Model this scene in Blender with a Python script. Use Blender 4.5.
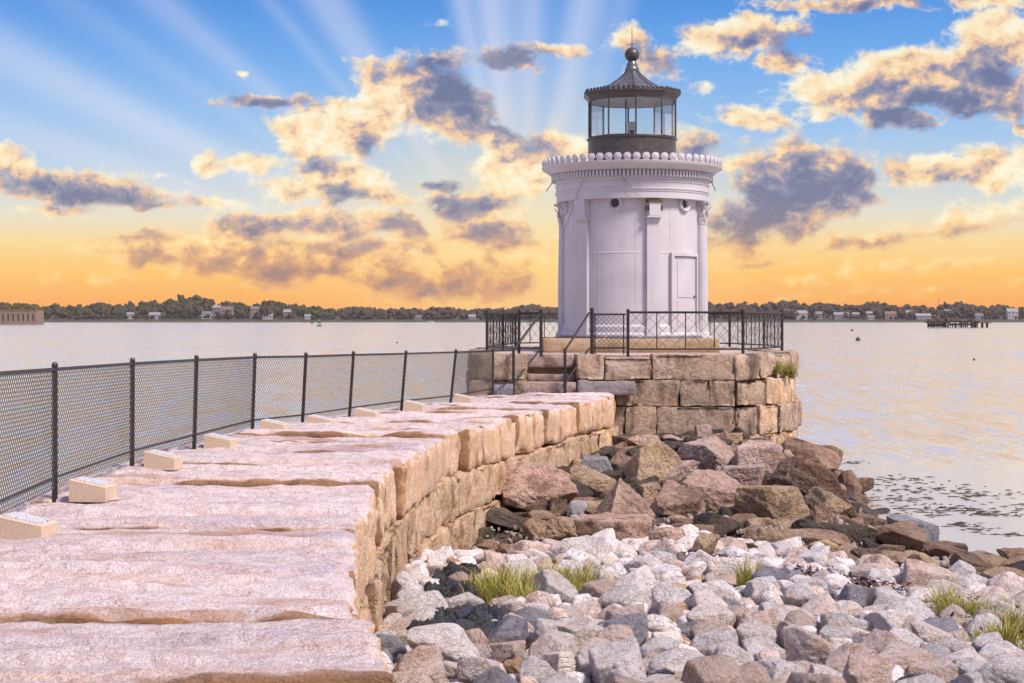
import bpy, bmesh, math, random
import numpy as np
from mathutils import Vector, Matrix, Euler

for o in list(bpy.data.objects):
    bpy.data.objects.remove(o, do_unlink=True)
SC = bpy.context.scene
COL = SC.collection
R = math.radians

# ------------------------------------------------------------------ camera
F, HZ, EYE = 1650.0, 319.5, 1.7          # focal length in pixels, horizon row, eye height above the breakwater
cam_d = bpy.data.cameras.new('camera')
cam_d.sensor_width = 36.0
cam_d.lens = 36.0 * F / 1024.0
cam_d.shift_y = -(341.5 - HZ) / 1024.0
cam_d.clip_start = 0.1
cam_d.clip_end = 20000
cam = bpy.data.objects.new('camera', cam_d)
cam.location = (0, 0, EYE)
cam.rotation_euler = (R(90), 0, 0)
COL.objects.link(cam)
SC.camera = cam

# ------------------------------------------------------------------ exposure
EXPO = 1.8
SC.view_settings.view_transform = 'Standard'
SC.view_settings.look = 'None'
SC.view_settings.gamma = 1.0
SC.view_settings.exposure = EXPO
SC.view_settings.use_curve_mapping = False
SC.render.engine = 'CYCLES'
SC.cycles.use_denoising = True
SC.cycles.use_adaptive_sampling = True
SC.cycles.adaptive_threshold = 0.015
SC.cycles.max_bounces = 6
SC.cycles.diffuse_bounces = 3
SC.cycles.glossy_bounces = 3
SC.cycles.transparent_max_bounces = 16
SC.cycles.caustics_reflective = False
SC.cycles.caustics_refractive = False
SC.cycles.sample_clamp_indirect = 6.0

def lin(c):
    return tuple((v / 12.92 if v <= 0.04045 else ((v + 0.055) / 1.055) ** 2.4) for v in c)

# ------------------------------------------------------------------ node helper
class NT:
    def __init__(self, tree):
        self.t = tree
        tree.nodes.clear()
    def n(self, typ, **kw):
        nd = self.t.nodes.new(typ)
        for k, v in kw.items():
            setattr(nd, k, v)
        return nd
    def put(self, sock, v):
        if isinstance(v, bpy.types.NodeSocket):
            self.t.links.new(v, sock)
        elif v is not None:
            if hasattr(sock.default_value, '__len__'):
                v = tuple(v)
                if len(sock.default_value) == 4 and len(v) == 3:
                    v = v + (1.0,)
                sock.default_value = v
            else:
                sock.default_value = v
    def m(self, op, a=None, b=None, c=None, clamp=False):
        nd = self.n('ShaderNodeMath', operation=op, use_clamp=clamp)
        for i, v in enumerate((a, b, c)):
            if v is not None:
                self.put(nd.inputs[i], v)
        return nd.outputs[0]
    def v(self, op, a=None, b=None, scale=None):
        nd = self.n('ShaderNodeVectorMath', operation=op)
        if a is not None: self.put(nd.inputs[0], a)
        if b is not None: self.put(nd.inputs[1], b)
        if scale is not None: self.put(nd.inputs['Scale'], scale)
        return nd.outputs['Value'] if op in ('LENGTH', 'DOT_PRODUCT', 'DISTANCE') else nd.outputs[0]
    def xyz(self, x, y, z):
        nd = self.n('ShaderNodeCombineXYZ')
        for i, q in enumerate((x, y, z)):
            self.put(nd.inputs[i], q)
        return nd.outputs[0]
    def sep(self, vec):
        nd = self.n('ShaderNodeSeparateXYZ')
        self.put(nd.inputs[0], vec)
        return nd.outputs
    def noise(self, vec, scale=1.0, detail=4.0, rough=0.5, dist=0.0, out=0):
        nd = self.n('ShaderNodeTexNoise')
        self.put(nd.inputs['Vector'], vec)
        nd.inputs['Scale'].default_value = scale
        nd.inputs['Detail'].default_value = detail
        nd.inputs['Roughness'].default_value = rough
        nd.inputs['Distortion'].default_value = dist
        return nd.outputs[out]
    def step(self, x, a, b, lo=0.0, hi=1.0):
        nd = self.n('ShaderNodeMapRange', interpolation_type='SMOOTHSTEP')
        self.put(nd.inputs[0], x)
        for i, q in enumerate((a, b, lo, hi)):
            self.put(nd.inputs[i + 1], q)
        return nd.outputs[0]
    def lerp(self, x, a, b, lo=0.0, hi=1.0):
        nd = self.n('ShaderNodeMapRange')
        self.put(nd.inputs[0], x)
        for i, q in enumerate((a, b, lo, hi)):
            self.put(nd.inputs[i + 1], q)
        return nd.outputs[0]
    def mix(self, f, a, b, mode='MIX'):
        nd = self.n('ShaderNodeMix', data_type='RGBA', blend_type=mode)
        self.put(nd.inputs[0], f)
        self.put(nd.inputs[6], a)
        self.put(nd.inputs[7], b)
        return nd.outputs[2]
    def ramp(self, x, stops, interp='LINEAR'):
        nd = self.n('ShaderNodeValToRGB')
        cr = nd.color_ramp
        cr.interpolation = interp
        while len(cr.elements) < len(stops):
            cr.elements.new(0.5)
        for e, (p, c) in zip(cr.elements, stops):
            e.position = p
            e.color = tuple(c) + (1.0,)
        self.put(nd.inputs[0], x)
        return nd.outputs[0]

# ------------------------------------------------------------------ soft fill lamp
FILL_EL, FILL_AZ = 50.0, 127.0            # azimuth clockwise from +Y (the view direction)
sd = bpy.data.lights.new('fill_lamp', 'SUN')  # added from behind the camera, standing in for bright cloud-diffused sky
sd.energy = 1.5
sd.angle = R(14)
sd.color = (1.0, 0.87, 0.76)
fill_lamp = bpy.data.objects.new('fill_lamp', sd)
_d = Vector((math.sin(R(FILL_AZ)) * math.cos(R(FILL_EL)), math.cos(R(FILL_AZ)) * math.cos(R(FILL_EL)), math.sin(R(FILL_EL))))
fill_lamp.rotation_euler = _d.to_track_quat('Z', 'Y').to_euler()
fill_lamp.location = (20, -20, 30)
COL.objects.link(fill_lamp)

# ------------------------------------------------------------------ world: dusk sky with broken clouds and rays
def sky_ae(px, py):
    x, z = (px - 512) / F, (HZ - py) / F
    L = math.sqrt(1 + x * x + z * z)
    return math.atan2(x, 1) * F, math.asin(z / L) * F

def build_world():
    w = bpy.data.worlds.new('World')
    SC.world = w
    w.use_nodes = True
    T = NT(w.node_tree)
    tc = T.n('ShaderNodeTexCoord').outputs['Generated']
    D = T.v('NORMALIZE', tc)
    x, y, z = T.sep(D)
    A = T.m('MULTIPLY', T.m('ARCTAN2', x, y), F)
    E = T.m('MULTIPLY', T.m('ARCSINE', z), F)
    P = T.xyz(A, E, 0.0)
    # warp of the cloud outlines
    Dn = T.v('MULTIPLY', D, (1.0, 1.0, 1.35))
    w1 = T.v('SUBTRACT', T.noise(Dn, 30.0, 3.0, 0.55, out=1), (0.5, 0.5, 0.5))
    PW = T.v('ADD', P, T.v('MULTIPLY', w1, (60.0, 34.0, 0.0)))

    def field(vec, blobs, sm=0.12):
        acc = None
        vx, vy, _ = T.sep(vec)
        for (cx, cy, rx, ry, rot, amp) in blobs:
            a, e = sky_ae(cx, cy)
            mp = T.n('ShaderNodeMapping', vector_type='TEXTURE')
            T.put(mp.inputs['Vector'], T.xyz(vx, vy, 0.0 if acc is None else acc))   # third slot only orders the chain
            mp.inputs['Location'].default_value = (a, e, 0)
            mp.inputs['Rotation'].default_value = (0, 0, R(-rot))
            mp.inputs['Scale'].default_value = (rx, ry, 1e6)
            q = T.m('MULTIPLY_ADD', T.v('LENGTH', mp.outputs[0]), -amp, amp)
            acc = q if acc is None else T.m('SMOOTH_MAX', acc, q, sm)
        return acc
    # (pixel column, pixel row, half width, half height, clockwise turn, weight)
    cover = [
        (345, 128, 72, 40, -12, 1.1), (425, 100, 85, 46, 20, 1.15), (305, 132, 34, 24, 0, .9), (470, 125, 75, 20, 24, 1.1),
        (14, 162, 26, 22, 0, .9), (75, 188, 105, 20, 5, 1.1), (210, 165, 22, 14, 0, .8), (258, 163, 46, 14, -4, .8),
        (268, 102, 70, 10, -2, .75), (240, 76, 9, 6, 20, .6), (345, 183, 76, 28, 4, 1.05), (300, 190, 44, 18, 0, .8),
        (252, 222, 90, 17, -6, 1.0), (335, 222, 80, 22, 3, 1.0), (405, 228, 44, 16, 12, .9),
        (165, 250, 75, 22, 8, .8), (265, 262, 120, 30, 2, .95), (365, 262, 110, 32, 0, .95), (450, 282, 130, 28, 0, .9),
        (478, 203, 56, 24, -4, 1.0), (515, 170, 62, 38, -18, 1.05), (560, 152, 46, 24, 0, .9), (440, 187, 30, 9, 0, .75),
        (480, 232, 56, 22, 0, .9), (520, 250, 60, 26, 0, .8), (515, 65, 44, 16, 12, .95), (550, 52, 46, 11, 2, .85),
        (430, 62, 46, 14, -10, .6), (440, 22, 18, 7, 0, .35), (630, 35, 24, 13, 8, .7), (648, 58, 44, 22, 12, .7),
        (745, 33, 72, 24, -6, 1.1), (700, 42, 28, 15, 0, .8), (905, 80, 125, 36, -8, 1.2), (995, 45, 60, 44, 0, 1.15),
        (835, 84, 80, 20, -6, 1.0), (785, 62, 36, 17, 20, .8), (975, 88, 80, 34, 8, 1.1), (765, 118, 42, 14, 6, .7),
        (818, 114, 22, 12, 10, .75), (895, 117, 48, 13, 12, .9), (800, 178, 82, 48, 4, 1.2), (782, 212, 88, 34, -12, 1.1),
        (845, 180, 54, 24, 14, .9), (745, 240, 60, 18, -10, .8), (690, 150, 50, 34, 0, .6), (732, 160, 38, 13, -4, .75),
        (930, 166, 48, 22, -4, .9), (1000, 168, 60, 26, 4, .95), (1022, 126, 12, 9, 0, .7),
        (885, 238, 150, 13, -8, .5), (970, 214, 120, 14, -10, .5), (900, 268, 180, 9, -5, .35), (780, 262, 100, 10, -6, .4),
        (850, 2, 110, 9, 2, .7), (990, 0, 60, 12, 0, .7), (60, 275, 90, 9, 0, .25), (700, 85, 16, 9, 0, .4),
        (905, 290, 160, 7, -4, .25), (150, 205, 40, 8, 0, .5), (80, 245, 40, 8, 0, .4),
        (135, 238, 55, 9, 4, .55), (200, 240, 50, 12, 0, .6), (215, 205, 36, 9, -4, .6), (60, 212, 60, 8, 0, .5),
        (390, 200, 44, 14, 6, .7), (300, 245, 60, 14, 0, .7), (165, 180, 30, 8, 10, .45),
    ]
    dark = [
        (450, 92, 60, 46, 36, 1.1), (505, 132, 70, 20, 22, 1.2), (75, 192, 115, 19, 6, 1.0), (268, 103, 80, 13, -2, 1.0),
        (255, 226, 100, 15, -6, .9), (345, 226, 80, 14, 4, .8), (405, 231, 50, 16, 12, .8), (345, 194, 56, 13, 6, .7),
        (470, 206, 62, 18, -4, 1.0), (525, 64, 90, 20, 4, 1.1), (795, 44, 48, 22, 0, 1.1), (745, 40, 36, 10, 0, .6),
        (950, 100, 90, 30, 6, 1.15), (990, 80, 60, 34, 0, 1.1), (890, 92, 60, 16, -8, .7), (800, 190, 110, 56, 0, 1.1),
        (765, 225, 100, 34, -10, 1.1), (850, 186, 60, 24, 10, 1.0), (895, 117, 60, 17, 12, 1.1), (440, 187, 40, 13, 0, .9),
        (485, 236, 70, 18, 0, .8), (300, 270, 150, 22, 2, .75), (440, 285, 150, 26, 0, .8), (650, 58, 34, 24, 14, .6),
        (325, 170, 22, 14, 0, .6), (430, 66, 60, 18, -8, .9), (365, 140, 34, 16, 30, .55), (165, 255, 60, 12, 8, .6),
        (140, 238, 60, 9, 0, .6), (940, 176, 40, 12, 0, .35), (885, 242, 150, 10, -8, .5),
        (860, 3, 90, 8, 0, .6), (700, 150, 30, 26, 0, .8), (340, 250, 90, 12, 2, .6),
    ]
    B = field(PW, cover)
    K = field(PW, dark)
    n1 = T.noise(Dn, 46.0, 8.0, 0.62)
    nb = T.noise(T.v('ADD', Dn, T.v('MULTIPLY', w1, (.03, .03, .03))), 105.0, 3.0, 0.5)
    puff = T.m('SUBTRACT', 0.30, T.m('ABSOLUTE', T.m('MULTIPLY', T.m('SUBTRACT', nb, 0.5), 3.0)))
    det = T.m('ADD', T.m('MULTIPLY', T.m('SUBTRACT', n1, 0.5), 2.6), T.m('MULTIPLY', puff, 0.40))
    C = T.m('ADD', T.m('MAXIMUM', B, -0.62), T.m('MULTIPLY', det, 0.66))
    C = T.m('SUBTRACT', C, T.step(E, 0.0, 40.0, 0.12, 0.0))
    alpha = T.step(C, 0.03, 0.50)
    # lit sides: the same puffs sampled a little towards the light
    Dl = T.v('ADD', Dn, (-0.0040, 0.0, 0.0045))
    n2 = T.noise(Dl, 46.0, 3.0, 0.55)
    lit = T.m('MULTIPLY', T.m('SUBTRACT', n1, n2), 2.6)
    dk = T.m('ADD', T.m('MAXIMUM', K, -0.22), T.m('MULTIPLY', T.m('SUBTRACT', n1, 0.5), 1.3))
    dk = T.m('SUBTRACT', dk, lit)
    dk = T.m('SUBTRACT', dk, T.m('MULTIPLY', puff, 0.5))
    dk = T.m('ADD', dk, T.m('MULTIPLY', T.m('SUBTRACT', alpha, 1.0), 0.15))
    dkf = T.lerp(dk, -0.50, 0.85)
    t = T.m('DIVIDE', E, 640.0, clamp=True)
    L = lambda *c: lin(c)
    base = T.ramp(t, [(0.0, L(1.0, .58, .08)), (.03, L(1.0, .67, .16)), (.07, L(1.0, .76, .32)), (.12, L(.97, .84, .58)),
                      (.165, L(.88, .86, .79)), (.22, L(.74, .81, .87)), (.30, L(.58, .74, .91)), (.40, L(.42, .65, .90)),
                      (.5, L(.26, .54, .86)), (1.0, L(.22, .46, .82))])
    anti = T.ramp(t, [(0.0, L(.80, .66, .68)), (.10, L(.86, .72, .74)), (.25, L(.72, .72, .84)), (.5, L(.50, .60, .86)), (1.0, L(.30, .47, .80))])
    azf = T.step(T.m('ABSOLUTE', A), 900.0, 4200.0)
    air = base
    hi = T.ramp(dkf, [(0.0, L(1.0, .96, .84)), (.25, L(1.0, .89, .68)), (.45, L(.95, .77, .58)), (.62, L(.70, .62, .62)), (.8, L(.52, .51, .61)), (1.0, L(.40, .41, .55))])
    lo = T.ramp(dkf, [(0.0, L(1.0, .86, .50)), (.3, L(1.0, .78, .42)), (.6, L(.86, .60, .36)), (1.0, L(.62, .46, .40))])
    cl = T.mix(T.step(t, .04, .20), lo, hi)
    # crepuscular rays from the sun behind the low cloud
    a0, e0 = sky_ae(525, 300)
    dx = T.m('SUBTRACT', A, a0)
    dy = T.m('SUBTRACT', E, e0)
    th = T.m('MULTIPLY', T.m('ARCTAN2', dx, dy), 57.2958)
    rad = T.m('SQRT', T.m('ADD', T.m('MULTIPLY', dx, dx), T.m('MULTIPLY', dy, dy)))
    rays = None
    for (c, wd, am) in [(-65.5, 2.6, .62), (-72.0, 2.2, .36), (-51.5, 2.2, .34), (-57.5, 1.6, .16), (-34.0, 3.2, .55), (-41.0, 1.4, .22),
                        (-12.5, 2.0, .40), (-6.5, 4.5, .66), (1.5, 3.0, .5), (12.0, 4.5, .55), (19.0, 2.0, .2)]:
        g = T.m('DIVIDE', T.m('SUBTRACT', th, c), wd)
        g = T.m('MULTIPLY', T.m('EXPONENT', T.m('MULTIPLY', T.m('MULTIPLY', g, g), -1.0)), am)
        rays = g if rays is None else T.m('ADD', rays, g)
    rn = T.noise(T.xyz(T.m('MULTIPLY', th, 0.16), 0.0, 0.0), 1.0, 3.0, 0.6)
    rays = T.m('MULTIPLY', rays, T.lerp(rn, .3, .7, .7, 1.15))
    rays = T.m('MULTIPLY', rays, T.step(rad, 40.0, 170.0))
    rays = T.m('MULTIPLY', rays, T.step(rad, 420.0, 1100.0, 1.0, 0.0), clamp=True)
    base = T.mix(T.m('MULTIPLY', rays, 0.85), base, L(.88, .88, .93))
    # glow round the hidden sun
    gl = T.m('MULTIPLY', T.step(rad, 0.0, 300.0, 1.0, 0.0), 0.5)
    base = T.mix(gl, base, L(1.0, .88, .56))
    cl = T.mix(T.m('MULTIPLY', rays, 0.18), cl, L(.98, .92, .84))
    sky = T.mix(T.m('MULTIPLY', alpha, 0.94), base, cl)
    # the rest of the dome: unseen, denser lilac cloud shaped to tint ambient light
    g0 = T.noise(T.v('MULTIPLY', D, (1, 1, 2.0)), 4.2, 6.0, 0.58)
    ga = T.step(g0, 0.39, 0.56)
    gc = T.mix(T.step(t, .04, .20), L(.98, .78, .56), T.ramp(T.lerp(g0, .48, .72), [(0.0, L(.95, .91, .97)), (.4, L(.84, .79, .88)), (1.0, L(.58, .57, .71))]))
    rest = T.mix(T.m('MULTIPLY', ga, 0.9), T.mix(azf, air, anti), gc)
    ns = T.n('ShaderNodeTexSky', sky_type='NISHITA', sun_disc=False)
    ns.sun_elevation = R(FILL_EL)
    ns.sun_rotation = R(FILL_AZ)
    nsk = T.v('SCALE', ns.outputs[0], scale=0.003)
    front = T.m('MULTIPLY', T.step(T.m('ABSOLUTE', A), 560.0, 900.0, 1.0, 0.0), T.step(E, 360.0, 560.0, 1.0, 0.0))
    bgs = []
    for c in (rest, sky):
        bg = T.n('ShaderNodeBackground')
        T.put(bg.inputs['Color'], T.v('ADD', T.v('SCALE', c, scale=0.5 ** EXPO), nsk))
        bg.inputs['Strength'].default_value = 1.0
        bgs.append(bg)
    mx = T.n('ShaderNodeMixShader')
    T.put(mx.inputs[0], front)
    T.t.links.new(bgs[0].outputs[0], mx.inputs[1])
    T.t.links.new(bgs[1].outputs[0], mx.inputs[2])
    out = T.n('ShaderNodeOutputWorld')
    T.t.links.new(mx.outputs[0], out.inputs['Surface'])
    w.cycles.sampling_method = 'MANUAL'
    w.cycles.sample_map_resolution = 1024
build_world()

# ------------------------------------------------------------------ mesh helpers
rng = random.Random(7)

def ground_pt(px, py, z=0.0):
    Y = (EYE - z) * F / (py - HZ)
    return ((px - 512) / F * Y, Y, z)

def at_depth(px, py, Y):
    return ((px - 512) / F * Y, Y, EYE + (HZ - py) / F * Y)

def _hash(ix, iy, iz, seed):
    h = (ix.astype(np.int64) * 374761393 + iy.astype(np.int64) * 668265263 + iz.astype(np.int64) * 2147483647 + seed * 1274126177) & 0xffffffff
    h = ((h ^ (h >> 13)) * 1274126177) & 0xffffffff
    h = ((h ^ (h >> 16)) * 2246822519) & 0xffffffff
    return ((h ^ (h >> 15)) & 0xffff) / 65535.0

def vnoise(p, seed=0):
    i = np.floor(p).astype(np.int64)
    f = p - i
    u = f * f * f * (f * (f * 6 - 15) + 10)
    r = 0.0
    for dx in (0, 1):
        for dy in (0, 1):
            for dz in (0, 1):
                wgt = (u[:, 0] if dx else 1 - u[:, 0]) * (u[:, 1] if dy else 1 - u[:, 1]) * (u[:, 2] if dz else 1 - u[:, 2])
                r = r + wgt * _hash(i[:, 0] + dx, i[:, 1] + dy, i[:, 2] + dz, seed)
    return r - 0.5

def fbm(p, octv=4, seed=0, gain=0.5):
    r, a, q = 0.0, 1.0, np.asarray(p, float)
    for k in range(octv):
        r = r + a * vnoise(q, seed + k * 17)
        q = q * 2.03 + 11.7
        a *= gain
    return r

def to_mesh(name, V, Fc, smooth=False):
    me = bpy.data.meshes.new(name)
    me.from_pydata([tuple(map(float, v)) for v in V], [], [tuple(int(i) for i in f) for f in Fc])
    if smooth:
        me.polygons.foreach_set('use_smooth', [True] * len(me.polygons))
    me.update()
    return me

def link(name, me, mat=None, parent=None, loc=None):
    o = bpy.data.objects.new(name, me)
    COL.objects.link(o)
    if mat is not None and me is not None and not me.materials:
        me.materials.append(mat)
    if parent is not None:
        o.parent = parent
    if loc is not None:
        o.location = loc
    return o

def thing(name, label, cat, loc=(0, 0, 0), group=None, rotz=0.0):
    o = bpy.data.objects.new(name, None)
    o.empty_display_size = 0.2
    COL.objects.link(o)
    o.location = loc
    o.rotation_euler = (0, 0, rotz)
    return tag(o, label, cat, group)

def tag(o, label, cat=None, group=None, kind=None):
    o['label'] = label
    if cat: o['category'] = cat
    if group: o['group'] = group
    if kind: o['kind'] = kind
    return o

class MB:
    def __init__(self):
        self.v, self.f = [], []
    def add(self, V, Fc):
        b = len(self.v)
        self.v += [tuple(q) for q in V]
        self.f += [tuple(i + b for i in q) for q in Fc]
        return self
    def box(self, c, s, rz=0.0):
        cx, cy, cz = c
        sx, sy, sz = s[0] / 2, s[1] / 2, s[2] / 2
        co, si = math.cos(rz), math.sin(rz)
        V = []
        for dz in (-sz, sz):
            for dx, dy in ((-sx, -sy), (sx, -sy), (sx, sy), (-sx, sy)):
                V.append((cx + dx * co - dy * si, cy + dx * si + dy * co, cz + dz))
        return self.add(V, [(3, 2, 1, 0), (4, 5, 6, 7), (0, 1, 5, 4), (1, 2, 6, 5), (2, 3, 7, 6), (3, 0, 4, 7)])
    def tube(self, p0, p1, r, n=6, r1=None, caps=True):
        p0, p1 = Vector(p0), Vector(p1)
        d = (p1 - p0).normalized()
        a = d.orthogonal().normalized()
        b = d.cross(a)
        r1 = r if r1 is None else r1
        V = []
        for p, rr in ((p0, r), (p1, r1)):
            for k in range(n):
                t = 2 * math.pi * (k + .5) / n
                V.append(tuple(p + (a * math.cos(t) + b * math.sin(t)) * rr))
        Fc = [(k, (k + 1) % n, n + (k + 1) % n, n + k) for k in range(n)]
        if caps:
            Fc += [tuple(range(n - 1, -1, -1)), tuple(range(n, 2 * n))]
        return self.add(V, Fc)
    def path(self, pts, r, n=6):
        for a, b in zip(pts[:-1], pts[1:]):
            self.tube(a, b, r, n)
        return self
    def lathe(self, prof, n=48, c=(0, 0, 0), a0=0.0, a1=2 * math.pi, cap=False):
        full = abs(a1 - a0 - 2 * math.pi) < 1e-6
        m = n if full else n + 1
        V = []
        for (r, z) in prof:
            for k in range(m):
                t = a0 + (a1 - a0) * k / n
                V.append((c[0] + r * math.sin(t), c[1] - r * math.cos(t), c[2] + z))
        Fc = []
        for j in range(len(prof) - 1):
            for k in range(n):
                k2 = (k + 1) % m
                Fc.append((j * m + k, j * m + k2, (j + 1) * m + k2, (j + 1) * m + k))
        if cap:
            Fc.append(tuple(range(m - 1, -1, -1)))
            Fc.append(tuple((len(prof) - 1) * m + k for k in range(m)))
        return self.add(V, Fc)
    def build(self, name, mat, parent=None, smooth=False, loc=None):
        return link(name, to_mesh(name, self.v, self.f, smooth), mat, parent, loc)

def shell(nx, ny, nz):
    """unit box surface grid: points in 0..1 and quads, shared vertices"""
    idx, V, Fc = {}, [], []
    def vid(i, j, k):
        key = (i, j, k)
        if key not in idx:
            idx[key] = len(V)
            V.append((i / nx, j / ny, k / nz))
        return idx[key]
    for i in range(nx):
        for j in range(ny):
            Fc.append((vid(i, j, nz), vid(i + 1, j, nz), vid(i + 1, j + 1, nz), vid(i, j + 1, nz)))
            Fc.append((vid(i, j + 1, 0), vid(i + 1, j + 1, 0), vid(i + 1, j, 0), vid(i, j, 0)))
    for i in range(nx):
        for k in range(nz):
            Fc.append((vid(i, 0, k), vid(i + 1, 0, k), vid(i + 1, 0, k + 1), vid(i, 0, k + 1)))
            Fc.append((vid(i, ny, k + 1), vid(i + 1, ny, k + 1), vid(i + 1, ny, k), vid(i, ny, k)))
    for j in range(ny):
        for k in range(nz):
            Fc.append((vid(0, j, k + 1), vid(0, j + 1, k + 1), vid(0, j + 1, k), vid(0, j, k)))
            Fc.append((vid(nx, j, k), vid(nx, j + 1, k), vid(nx, j + 1, k + 1), vid(nx, j, k + 1)))
    return np.array(V, float), Fc

def hewn(name, quad, z0, z1, mat, parent, seed, cell=.1, rad=.05, amp=.03, fine=.012, aniso=(1, 1, 1), ledge=0.0, zc=None, chips=0.0):
    """a rough hewn stone on plan corners quad (near-left, near-right, far-right, far-left)"""
    q = np.array(quad, float)
    L = (np.linalg.norm(q[1] - q[0]) + np.linalg.norm(q[2] - q[3])) / 2
    W = (np.linalg.norm(q[3] - q[0]) + np.linalg.norm(q[2] - q[1])) / 2
    H = z1 - z0
    seg = [max(2, min(90, int(round(d / cell)))) for d in (L, W, H)]
    U, Fc = shell(*seg)
    S = np.array([L, W, H])
    rad = min(rad, .45 * S.min())
    # pull grid lines towards the edges so that the rounding has vertices to live on
    U = U + 0.0
    for a in range(3):
        e = min(.49, rad * .55 / S[a])
        n = seg[a]
        if n > 3:
            t = U[:, a] * n
            inner = (t > .5) & (t < n - .5)
            U[inner, a] = e + (t[inner] - 1) / (n - 2) * (1 - 2 * e)
    Pm = U * S
    C = np.clip(Pm, rad, S - rad)
    d = Pm - C
    ln = np.maximum(np.abs(d).max(axis=1), 1e-9)
    nn = np.linalg.norm(d, axis=1)
    nn[nn < 1e-9] = 1e-9
    Pr = C + d / nn[:, None] * ln[:, None]
    N = d / nn[:, None]
    A = np.array(aniso)
    X = Pr * A + seed * 13.37
    h = amp * 2 * fbm(X * 1.3, 3, seed) + fine * 2 * fbm(X * 7.0, 3, seed + 5)
    if ledge:
        lz = fbm(np.column_stack([Pr[:, 0] * .45, Pr[:, 1] * 3.4, np.full(len(Pr), seed * 3.3)]), 3, seed + 21)
        h = h + ledge * np.tanh(lz * 9) * (N[:, 2] > .5)
    if chips:
        ed = (np.abs(d) > 1e-6).sum(axis=1) >= 2
        h = h - ed * chips * np.maximum(0, fbm(X * 3.1, 2, seed + 9) + .15) * 2
    Pr = Pr + N * h[:, None]
    u, v, w = Pr[:, 0:1] / L, Pr[:, 1:2] / W, Pr[:, 2]
    XY = (1 - u) * (1 - v) * q[0] + u * (1 - v) * q[1] + u * v * q[2] + (1 - u) * v * q[3]
    Z = z0 + w
    if zc is not None:
        Z = Z + zc[0] * (u[:, 0] - .5) + zc[1] * (v[:, 0] - .5)
    V = np.column_stack([XY, Z])
    c = V.mean(axis=0)
    me = to_mesh(name, V - c, Fc, True)
    if ledge:                                              # how close to a joint with the neighbouring slab
        e = np.minimum(Pr[:, 1], W - Pr[:, 1])
        at = me.attributes.new('joint', 'FLOAT', 'POINT')
        at.data.foreach_set('value', np.clip(1 - e / .12, 0, 1).astype(np.float32))
    o = link(name, me, mat, parent)
    pl = parent.location if parent is not None else Vector((0, 0, 0))
    o.location = Vector(c) - pl
    return o

# ------------------------------------------------------------------ materials
def new_mat(name):
    m = bpy.data.materials.new(name)
    m.use_nodes = True
    T = NT(m.node_tree)
    bs = T.n('ShaderNodeBsdfPrincipled')
    out = T.n('ShaderNodeOutputMaterial')
    T.t.links.new(bs.outputs[0], out.inputs['Surface'])
    return m, T, bs, out

def bump(T, bs, h, dist, strength=1.0):
    b = T.n('ShaderNodeBump')
    b.inputs['Strength'].default_value = strength
    b.inputs['Distance'].default_value = dist
    T.put(b.inputs['Height'], h)
    T.t.links.new(b.outputs[0], bs.inputs['Normal'])

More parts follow.
